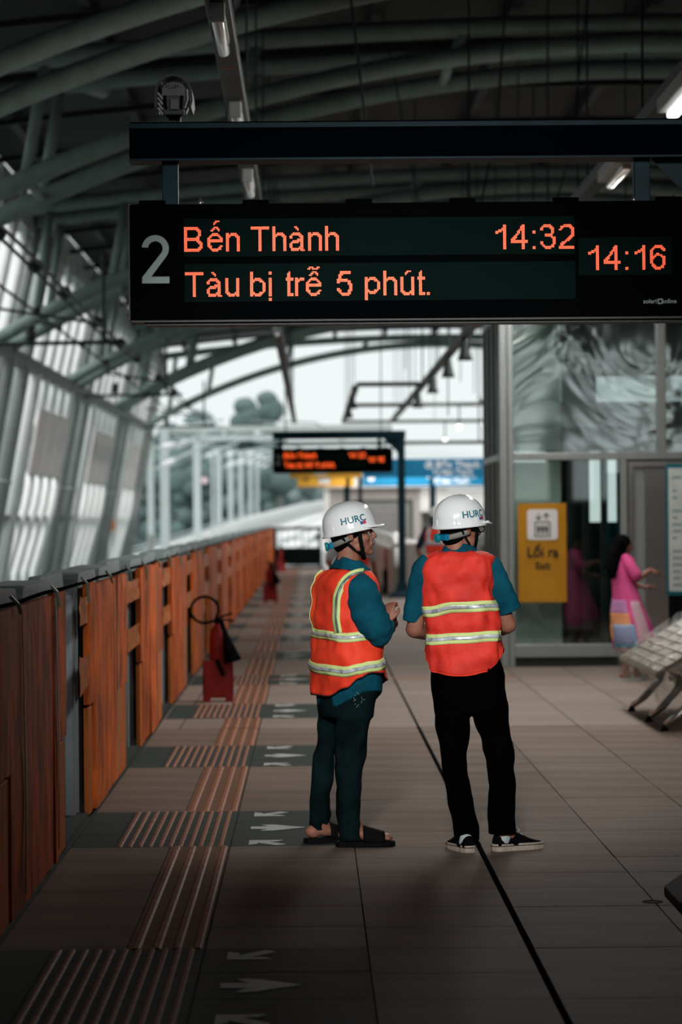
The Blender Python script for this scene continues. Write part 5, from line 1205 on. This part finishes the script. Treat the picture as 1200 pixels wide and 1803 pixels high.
# armhole edge and shirt tail
# jeans
def trousers(rows_p, legs, d, phi, m_, par, vox=.008, rho=.60):
    q = B(); Sp = Surf(rows_p, d, phi, rho, seed=9, fold=.004, exp=2.2); Sp.solid(q, rows_p[0][0], rows_p[-1][0], n=10)
    for k, (rows, dd) in enumerate(legs):
        Sl = Surf([(a, b, c, dd(a)) for a, b, c in rows], d, 0.0, .95, seed=12+k*7, fold=.009, exp=2.15); Sl.solid(q, rows[0][0], rows[-1][0], n=40, m=24)
    return q.build('trousers', m_, par, remesh=vox, sm=2)
tr1 = trousers([(1185, 560, 664), (1215, 558, 663), (1250, 560, 657), (1262, 562, 655)],
    [(LEG1R, ddr1), (LEG1L, ddl1)], D1, PH1, m_jeans, man)
# worn embroidery on the pocket
q = B()
for i in range(16):
    a = i*.7; c = L1(630+8*cos(a), 1232+9*sin(a), -.235); q.tube([c, c+Vector((.012*cos(a*2), 0, .014*sin(a*3)))], .0011, 4)
q.build('pocket_stitching', m_greenp, man, kind='stuff')
def sandal(x, y, yaw, par, k=1.0):
    T = Matrix.Translation((x, y, 0)) @ Matrix.Rotation(-yaw, 4, 'Z') @ Matrix.Scale(k, 4)
    out = [(-.036, -.085), (0, -.10), (.036, -.085), (.042, .0), (.050, .10), (.046, .16), (.02, .195), (-.02, .19), (-.046, .15), (-.050, .08), (-.042, 0)]
    q = B(); q.prism(out, 0, .028, T); s = q.build('sandal', m_sand, par, bevel=.006)
    q = B(); ring = []
    for yy in (.035, .06, .09, .12, .142):
        h = .082-.30*(yy-.035); w_ = .046+.03*(yy-.03)
        ring.append([T @ Vector((w_*cos(a), yy, .022+h*sin(a))) for a in [pi*i/10 for i in range(11)]])
    q.loft(ring, False, False, False); q.build('strap', m_sand, s, smooth=True, solid=.006)
    q = B(); q.box(-.015, .02, .03, .05, .085, .10, T); q.build('buckle', m_sand, s)
sandal(ar.x+.02, ar.y, YR1, man, 1.02); sandal(al_.x+.015, al_.y, YL1, man)
# ---------------------------------------------------------------- the man on the right, seen from behind
D2 = 14.75; PH2 = radians(9)
def L2(px_, py_, dd=0): return P(px_, py_, D2+dd)
man2 = empty('person', (.80, D2, 0), 'person seen from behind in white helmet, glasses, short teal sleeves, red-orange vest, black trousers', 'person')
H2 = frame(L2(810, 933), radians(56), radians(2))
sr, er, wr2 = L2(861, 1010, .0), L2(893, 1100, .06), L2(868, 1112, .30)
sl2, el2, wl2 = L2(749, 1012, .0), L2(729, 1108, .05), L2(775, 1118, .30)
q = B(); head_mb(q, H2, L2(806, 985))
q.limb([L2(806, 1004), L2(806, 1040), L2(808, 1090), L2(812, 1130), L2(816, 1160)], [.115, .145, .14, .13, .12], 20, [.06, .08, .075, .07, .06], side=(cos(PH2), -sin(PH2), 0))
for a, b, c in ((sr, er, wr2), (sl2, el2, wl2)): q.limb([a, a.lerp(b, .5), b], [.040, .040, .043], 14); q.limb([b, b.lerp(c, .4), c], [.044, .042, .028], 14)
hand_mb(q, wr2, Vector((-.75, .35, .1)), Vector((.2, .5, .8)), .9, 1); hand_mb(q, wl2, Vector((.75, .35, .1)), Vector((-.2, .5, .8)), .9, -1)
k2r, k2l = L2(877, 1340, .02), L2(800, 1345, 0); a2r, a2l = Vector((L2(880, 1470).x, D2+.0, .09)), Vector((L2(823, 1480).x, D2-.02, .09))
LEG2R = [(1235, 822, 893), (1256, 828, 895), (1280, 839, 898), (1300, 847, 899), (1337, 854, 906), (1360, 857, 906), (1392, 858, 906), (1440, 859, 907), (1468, 860, 907)]
LEG2L = [(1235, 762, 830), (1256, 765, 826), (1280, 768, 825), (1300, 770, 824), (1337, 776, 822), (1360, 779, 823), (1395, 785, 830), (1419, 789, 835), (1456, 797, 843), (1479, 801, 843)]
z0_ = lambda y: 0.0
a2r = Vector((L2(884, 1470).x, D2, .085)); a2l = Vector((L2(824, 1478).x, D2, .085))
leg_in(q, LEG2R, D2, z0_, a2r); leg_in(q, LEG2L, D2, z0_, a2l)
foot_mb(q, (a2r.x+.03, a2r.y+.02), radians(62), .84, .020, False); foot_mb(q, (a2l.x-.02, a2l.y+.03), radians(-18), .84, .020, False)
q.build('body', m_skin, man2, remesh=.0052, sm=2); face_parts(H2, man2); hair_cap(H2, man2)
helmet(H2, man2, 'white hard hat lettered HURC with a small red sticker', radians(4))
# spectacles
g = B(); 
for s in (-1, 1): g.tube([H2 @ Vector((s*.033+.025*cos(a), .106-.002*abs(cos(a)), .004+.019*sin(a))) for a in [2*pi*i/18 for i in range(19)]], .0022, 6)
g.tube([H2 @ Vector((-.009, .109, .010)), H2 @ Vector((.009, .109, .010))], .002, 6)
for s in (-1, 1): g.tube([H2 @ Vector((s*.058, .103, .010)), H2 @ Vector((s*.080, .05, .012)), H2 @ Vector((s*.083, -.01, .012))], .0022, 6)
gl = g.build('glasses', m_blk, man2, smooth=True)
for s in (-1, 1): B().lathe([(.022, 0), (.022, .0012)], (0, 0, 0), 18, mtx=H2 @ Matrix.Translation((s*.033, .106, .004)) @ Matrix.Rotation(pi/2, 4, 'X')).build('lens', m_lens, gl)
V2 = [(967, 786, 830), (970, 779, 838), (974, 767, 852), (980, 755, 865), (990, 745, 867), (1004, 740, 867), (1040, 743, 866), (1076, 748, 873), (1116, 753, 878), (1138, 751, 882), (1160, 751, 880), (1178, 754, 876), (1190, 757, 873)]
S2 = Surf(V2, D2, PH2, .60, seed=21, fold=.017)
sh = B(); SS2 = Surf([(962, 790, 828)]+[(a+1, b+4, c-4) for a, b, c in V2[1:]], D2, PH2, .58, seed=22, fold=.006)
SS2.solid(sh, 962, 1175)
for pts in ((tuple(L2(850, 985, 0))+(.048,), tuple(L2(862, 996, 0))+(.056,), tuple(L2(869, 1014, 0))+(.064,), tuple(L2(878, 1038, .01))+(.068,), tuple(L2(889, 1060, .03))+(.066,), tuple(L2(896, 1076, .04))+(.064,)),
            (tuple(L2(757, 988, 0))+(.048,), tuple(L2(746, 1000, 0))+(.056,), tuple(L2(741, 1022, 0))+(.060,), tuple(L2(736, 1050, .02))+(.062,), tuple(L2(729, 1076, .03))+(.054,), tuple(L2(725, 1094, .04))+(.048,))):
    p = smooth_path(list(pts), 4); sh.tube([v[:3] for v in p], [v[3]*(1+.03*sin(i*1.7)) for i, v in enumerate(p)], 20, True, [v[3]*.85 for v in p], side=(1, 0, 0))
sh.build('shirt', m_shirt, man2, remesh=.007, sm=2)
CL2 = Surf([(955, 790, 828), (962, 786, 831), (975, 780, 838)], D2, PH2, .80, seed=23, fold=.002)
collar(CL2, {0: 961, 90: 972, 180: 962, 270: 957}, {0: 975, 90: 985, 180: 975, 270: 972}, man2)
hem2 = lerp_deg({0: 1140, 20: 1152, 45: 1176, 90: 1184, 135: 1178, 160: 1158, 180: 1144, 200: 1162, 225: 1182, 270: 1188, 315: 1181, 340: 1160})
vest2 = S2.shell('safety_vest', lerp_deg({0: 970, 90: 985, 180: 970, 270: 968}), hem2, m_vestr, man2, .006, n=46)
S2.shell('edge_binding', lambda t: hem2(t)-1.6, lambda t: hem2(t)+.8, m_vest, vest2, .0075, n=1, thick=.004)
band_pair(S2, '', vest2, {0: 1066, 45: 1067, 90: 1067, 135: 1070, 180: 1077, 225: 1076, 270: 1068, 315: 1066}, 9.3)
band_pair(S2, '', vest2, {0: 1119, 45: 1118, 90: 1118, 135: 1122, 180: 1125, 225: 1125, 270: 1122, 315: 1119}, 9.3)
tr2 = trousers([(1145, 764, 870), (1160, 761, 880), (1182, 757, 888), (1210, 759, 889), (1240, 762, 892), (1256, 765, 894)],
    [(LEG2R, z0_), (LEG2L, z0_)], D2, PH2, m_blackt, man2, rho=.50)
def shoe(x, y, yaw, par, k=1.0, sock=True):
    T = Matrix.Translation((x, y, 0)) @ Matrix.Rotation(-yaw, 4, 'Z') @ Matrix.Scale(k, 4)
    out = [(-.026, -.088), (0, -.096), (.026, -.088), (.036, -.05), (.036, .02), (.046, .09), (.047, .14), (.034, .178), (.008, .192), (-.018, .186), (-.038, .160), (-.046, .11), (-.042, .05), (-.034, -.01), (-.036, -.05)]
    q = B(); q.loft([[T @ Vector((a*s_, b*s_+(0), z)) for a, b in out] for s_, z in ((.97, 0), (1.0, .006), (1.0, .030), (.98, .036))]); sh_ = q.build('shoe', m_sole, par, smooth=False)
    q = B(); q.loft([[T @ Vector((a*1.012, b*1.012, z)) for a, b in out] for z in (.024, .0275)]); q.build('sole_line', m_blk, sh_)
    rings = []
    for yy, w_, h in ((-.088, .018, .075), (-.080, .030, .085), (-.045, .036, .080), (.0, .036, .082), (.035, .038, .090), (.07, .042, .075), (.11, .045, .056), (.15, .040, .044), (.178, .024, .038)):
        rings.append([T @ Vector((w_*cos(a), yy+.002, .028+(h-.028)*max(0, sin(a))**.8 if sin(a) > 0 else .028)) for a in [2*pi*i/20 for i in range(20)]])
    q = B(); q.loft(rings); q.build('upper', m_canvas, sh_, smooth=True)
    q = B(); q.limb([T @ Vector((0, -.035, .05)), T @ Vector((0, -.034, .066))], [.038*k, .037*k], 14, [.038*k, .037*k]); q.build('sock', m_sock, sh_, smooth=True)
    q = B()
    for i in range(4): yy = .045+.018*i; q.tube([T @ Vector((-.020, yy, .092-.0095*i*1.6)), T @ Vector((0, yy+.004, .098-.0098*i*1.7)), T @ Vector((.020, yy, .092-.0095*i*1.6))], .0026, 6)
    q.tube([T @ Vector((.0, .045, .098)), T @ Vector((.022, .03, .112)), T @ Vector((.03, .05, .095))], .0022, 6); q.build('laces', m_sock, sh_, smooth=True)
shoe(a2r.x+.034, a2r.y+.02, radians(62), man2, 1.0); shoe(a2l.x-.022, a2l.y+.0, radians(-18), man2, .98)
# ---------------------------------------------------------------- girl in the pink dress
D3 = 29.75; PH3 = radians(62)
def L3(px_, py_, dd=0): return P(px_, py_, D3+dd)
girl = empty('person', (L3(1100, 1198).x, D3, 0), 'girl with long black hair in a pink patchwork dress, reaching towards the information board', 'person')
KG = .88
H3 = frame(L3(1096, 961), radians(70), radians(-4), 0, KG)
q = B(); head_mb(q, H3, L3(1094, 988), neck_r=.045)
q.limb([L3(1096, 996), L3(1097, 1020), L3(1098, 1050), L3(1100, 1085)], [.11, .12, .10, .12], 16, [.065, .075, .07, .085], side=(cos(PH3), -sin(PH3), 0))
ra = [L3(1106, 994, -.10), L3(1121, 1020, -.12), L3(1145, 1003, -.10), L3(1156, 1007, -.09)]
q.limb(ra[:2], [.036, .030], 12); q.limb([ra[1], ra[1].lerp(ra[2], .5), ra[2]], [.030, .028, .020], 12)
hand_mb(q, ra[2], ra[3]-ra[2], Vector((0, -.2, 1)), .45, 1, .85)
la = [L3(1090, 998, .12), L3(1112, 1028, .16), L3(1134, 1034, .02)]
q.limb(la[:2], [.036, .030], 12); q.limb([la[1], la[2]], [.030, .020], 12); hand_mb(q, la[2], Vector((1, -.4, .2)), Vector((0, 0, 1)), .5, -1, .85)
gr_, gl_ = Vector((L3(1101, 1185, -.05).x, D3-.06, .08)), Vector((L3(1120, 1185, .1).x, D3+.10, .08))
for h, k_, a_ in ((L3(1102, 1080, -.05), L3(1101, 1140, -.05), gr_), (L3(1112, 1080, .07), L3(1118, 1140, .08), gl_)): q.limb([h, k_, k_.lerp(a_, .35), a_], [.065, .045, .046, .028], 12)
foot_mb(q, (gr_.x, gr_.y), radians(75), .82, .02); foot_mb(q, (gl_.x, gl_.y), radians(60), .82, .02)
q.build('body', m_skin, girl, remesh=.007, sm=1); face_parts(H3, girl)
q = B(); q.ell((0, -.012, .042), .084, .102, .088, H3); q.ell((0, .052, .052), .062, .038, .040, H3)
for a in range(5):
    x = -.06+.03*a
    q.limb([H3 @ Vector((x, -.06, .04)), H3 @ Vector((x*1.15, -.105, -.10)), H3 @ Vector((x*1.1, -.12, -.24)), H3 @ Vector((x*.9, -.115, -.36+.02*(a % 2)))], [.045*KG, .050*KG, .044*KG, .020*KG], 12)
for s in (-1, 1): q.limb([H3 @ Vector((s*.074, .0, .03)), H3 @ Vector((s*.080, -.02, -.06)), H3 @ Vector((s*.075, -.05, -.20))], [.026, .026, .018], 10)
q.build('hair', m_hair, girl, remesh=.008, sm=2)
R3 = [(977, 1086, 1104), (982, 1082, 1112), (992, 1079, 1114), (1005, 1078, 1113), (1030, 1079, 1115), (1055, 1080, 1124), (1080, 1079, 1134), (1100, 1079, 1142), (1120, 1080, 1149), (1138, 1083, 1153), (1146, 1087, 1150)]
S3 = Surf(R3, D3, PH3, .80, seed=31, fold=.010)
hem3 = lerp_deg({0: 1139, 45: 1136, 90: 1122, 135: 1126, 180: 1136, 270: 1140, 315: 1142})
dress = S3.shell('dress', lambda t: 978+2*sin(t), hem3, m_pink, girl, .004, n=34)
under = S3.shell('lining', lambda t: 1080, lambda t: 1146, m_ppnk, dress, -.012, n=10)
def patch(nm, m_, a0, a1, y0, y1, off=.009):
    S3.shell(nm, lambda t: y0, lambda t: y1, m_, dress, off, radians(a0), radians(a1), 8, 12, .002, False)
patch('patch', m_lil, 238, 318, 1056, 1079); patch('patch', m_orgp, 232, 322, 1079, 1101); patch('patch', m_orgp, 228, 262, 1101, 1128); patch('patch', m_purp, 226, 250, 1128, 1141)
patch('patch', m_aqua, 256, 332, 1099, 1139, .011); patch('patch', m_bluep, 262, 326, 1100, 1133, .013); patch('patch', m_greenp, 234, 244, 1054, 1064, .011)
patch('patch', m_ppnk, 338, 372, 1058, 1136); patch('patch', m_greenp, 30, 45, 1052, 1068); patch('patch', m_ppnk, 34, 56, 1072, 1094); patch('patch', m_purp, 36, 60, 1096, 1108); patch('patch', m_aqua, 40, 64, 1110, 1121)
q = B(); q.limb([L3(1101, 984, -.08), L3(1109, 998, -.12), L3(1117, 1011, -.13)], [.055, .062, .066], 14); q.limb([L3(1092, 986, .08), L3(1098, 1000, .13), L3(1106, 1012, .14)], [.055, .060, .062], 14); q.build('sleeve', m_pink, dress, remesh=.010, sm=1)
def flat_shoe(x, y, yaw, par, k):
    T = Matrix.Translation((x, y, 0)) @ Matrix.Rotation(-yaw, 4, 'Z') @ Matrix.Scale(k, 4)
    q = B(); q.prism([(-.034, -.085), (0, -.10), (.034, -.085), (.042, .0), (.048, .10), (.03, .19), (-.03, .185), (-.048, .09), (-.042, 0)], 0, .024, T); s = q.build('sandal', m_sandalw, par, bevel=.004)
    q = B(); q.loft([[T @ Vector((.05*cos(a), yy, .02+.055*sin(a))) for a in [pi*i/8 for i in range(9)]] for yy in (.05, .09)], False, False, False); q.loft([[T @ Vector((.042*cos(a), -.02+.03*sin(a)+yy, .06+.03*sin(a))) for a in [pi*i/8 for i in range(9)]] for yy in (0, .02)], False, False, False); q.build('strap', m_sandalg, s, solid=.004)
flat_shoe(gr_.x, gr_.y, radians(75), girl, .82); flat_shoe(gl_.x, gl_.y, radians(60), girl, .82)
# ---------------------------------------------------------------- people farther back
def worker(x, y, yaw, label, hscale=1.0, top=m_navyc, long_=False, vest=None, pants=m_navyc, helm=True, arms=((.30, .05, 1.0), (-.30, .05, 1.0)), seated=False, cap=False, head_yaw=None):
    """standing figure by measure: arms = hand targets (right, forward, up) for the right and left hand"""
    p = empty('person', (x, y, 0), label, 'person'); T = frame(Vector((x, y, 0)), yaw, s=hscale); k = hscale
    L = lambda a, b, c: T @ Vector((a, b, c))
    dz = -.42 if seated else 0
    HH = frame(L(0, .02, 1.585+dz), head_yaw if head_yaw is not None else yaw, radians(-3), s=k)
    q = B(); head_mb(q, HH, L(0, -.01, 1.44+dz))
    sd = T.to_3x3() @ Vector((1, 0, 0))
    q.limb([L(0, 0, 1.36+dz), L(0, 0, 1.22+dz), L(0, 0, 1.06+dz), L(0, 0, .94+dz)], [.14*k, .155*k, .14*k, .15*k], 16, [.085*k]*4, side=sd)
    for s, (hx, hy, hz) in zip((1, -1), arms):
        S_ = L(s*.185, 0, 1.38+dz); Hn = L(hx, hy, hz+dz); mid = (S_+Hn)/2; dist = (Hn-S_).length
        ex = max(0, .285**2*k*k-(dist/2)**2)**.5; E = mid+(T.to_3x3() @ Vector((s*.55, -.6, -.45))).normalized()*ex*.9
        q.limb([S_, S_.lerp(E, .5), E], [.048*k, .043*k, .037*k], 12); q.limb([E, E.lerp(Hn, .5), Hn], [.037*k, .033*k, .024*k], 12)
        hand_mb(q, Hn, Hn-E, T.to_3x3() @ Vector((s, .2, .2)), .6, s, k)
        sl_ = B(); e_ = E if not long_ else Hn
        sl_.limb([S_, S_.lerp(E, .5), S_.lerp(E, .80)] if not long_ else [S_, E, E.lerp(Hn, .9)], [.066*k, .064*k, .062*k] if not long_ else [.066*k, .055*k, .038*k], 14)
        sl_.build('sleeve', top, p, smooth=True)
    legs = B()
    for s in (1, -1):
        if seated: pts = [L(s*.09, 0, .50), L(s*.10, .42, .50), L(s*.10, .40, .09)]
        else: pts = [L(s*.09, 0, .90), L(s*.10, .01, .50), L(s*.11, -.01, .09)]
        q.limb([pts[0], pts[1], pts[1].lerp(pts[2], .35), pts[2]], [.078*k, .052*k, .05*k, .034*k], 12)
        legs.limb([pts[0], pts[0].lerp(pts[1], .5), pts[1], pts[1].lerp(pts[2], .94)], [.100*k, .086*k, .070*k, .064*k], 14)
        foot_mb(q, pts[2], yaw, k*.98, .02, False)
        fs_ = B(); TT = Matrix.Translation((pts[2].x, pts[2].y, 0)) @ Matrix.Rotation(-yaw, 4, 'Z') @ Matrix.Scale(k, 4)
        fs_.ell((0, .04, .04), .050, .145, .045, TT); fs_.box(-.045, .045, -.09, .17, 0, .025, TT); fs_.build('shoe', m_canvas, p, smooth=False)
    legs.limb([L(0, 0, .98+dz), L(0, 0, .88+dz)], [.155*k, .15*k], 16, [.105*k, .11*k], side=sd)
    legs.build('trousers', pants, p, remesh=.012, sm=1)
    q.build('body', m_skin, p, remesh=.009, sm=1); hair_cap(HH, p)
    def tor(nm, off, z0, z1, m_, par, n=14):
        prof = [(1.44, .065, .065), (1.42, .12, .09), (1.395, .165, .10), (1.34, .19, .115), (1.2, .185, .12), (1.05, .165, .115), (.92, .175, .120), (.84, .18, .125)]
        def at(z):
            for a, b in zip(prof, prof[1:]):
                if z >= b[0]: t = (a[0]-z)/(a[0]-b[0]); return a[1]+(b[1]-a[1])*t, a[2]+(b[2]-a[2])*t
            return prof[-1][1:]
        rings = []
        for i in range(n+1):
            z = z1+(z0-z1)*i/n; a, b = at(z); rings.append([L((a+off)*(abs(cos(t))**.85)*(1 if cos(t) > 0 else -1), (b+off)*(abs(sin(t))**.85)*(1 if sin(t) > 0 else -1), z+dz) for t in [2*pi*j/28+.01 for j in range(28)]])
        return B().loft(rings, False, False).build(nm, m_, par, smooth=True, solid=.006)
    tor('shirt', 0, .88, 1.445, top, p)
    if vest:
        v = tor('safety_vest', .012, .86, 1.43, vest, p)
        for z in (1.18, .98): tor('reflective_band', .018, z-.03, z+.03, m_silver, v, 2)
        for s in (-1, 1): B().tube([L(s*.10, -.135, 1.18), L(s*.10, -.13, 1.34), L(s*.10, -.10, 1.42), L(s*.10, .10, 1.42), L(s*.10, .135, 1.18)], .025*k, 8, True, .006, side=sd).build('shoulder_stripe', m_silver, v)
    if helm: helmet(HH, p, 'white hard hat', 0, False)
    face_parts(HH, p)
    return p
def at_px(px_, d_): return P(px_, 950, d_).x
worker(at_px(770, 47.5), 47.5, radians(25), 'worker with white helmet and orange vest, mostly hidden behind the right man', 1.02, m_navyc, vest=m_vest, arms=((.22, .30, 1.02), (-.30, .10, .92)), head_yaw=radians(10))
worker(at_px(622, 36.0), 36.0, radians(-8), 'worker in grey shirt and orange vest, hidden behind the smiling man', 1.0, m_greyc, vest=m_vest, pants=m_whitec, arms=((.30, .10, .80), (-.24, .02, 1.0)))
worker(at_px(696, 64), 64.0, radians(200), 'distant seated worker in white helmet beside the navy post', .96, m_rose, vest=None, pants=m_jeans, arms=((.12, .32, .95), (-.12, .32, .95)), seated=True)
q = B(); st = P(696, 950, 64); g = empty('stool', (st.x, 64, 0), 'small dark stool under the distant seated worker', 'stool')
B().lathe([(.17, .385), (.18, .39), (.18, .405), (.17, .41)], (st.x, 64, 0), 16).build('seat', m_shaft, g)
for a in range(4): B().tube([(st.x+.13*cos(a*pi/2+.7), 64+.13*sin(a*pi/2+.7), .39), (st.x+.16*cos(a*pi/2+.7), 64+.16*sin(a*pi/2+.7), 0)], .014, 8).build('leg', m_shaft, g)
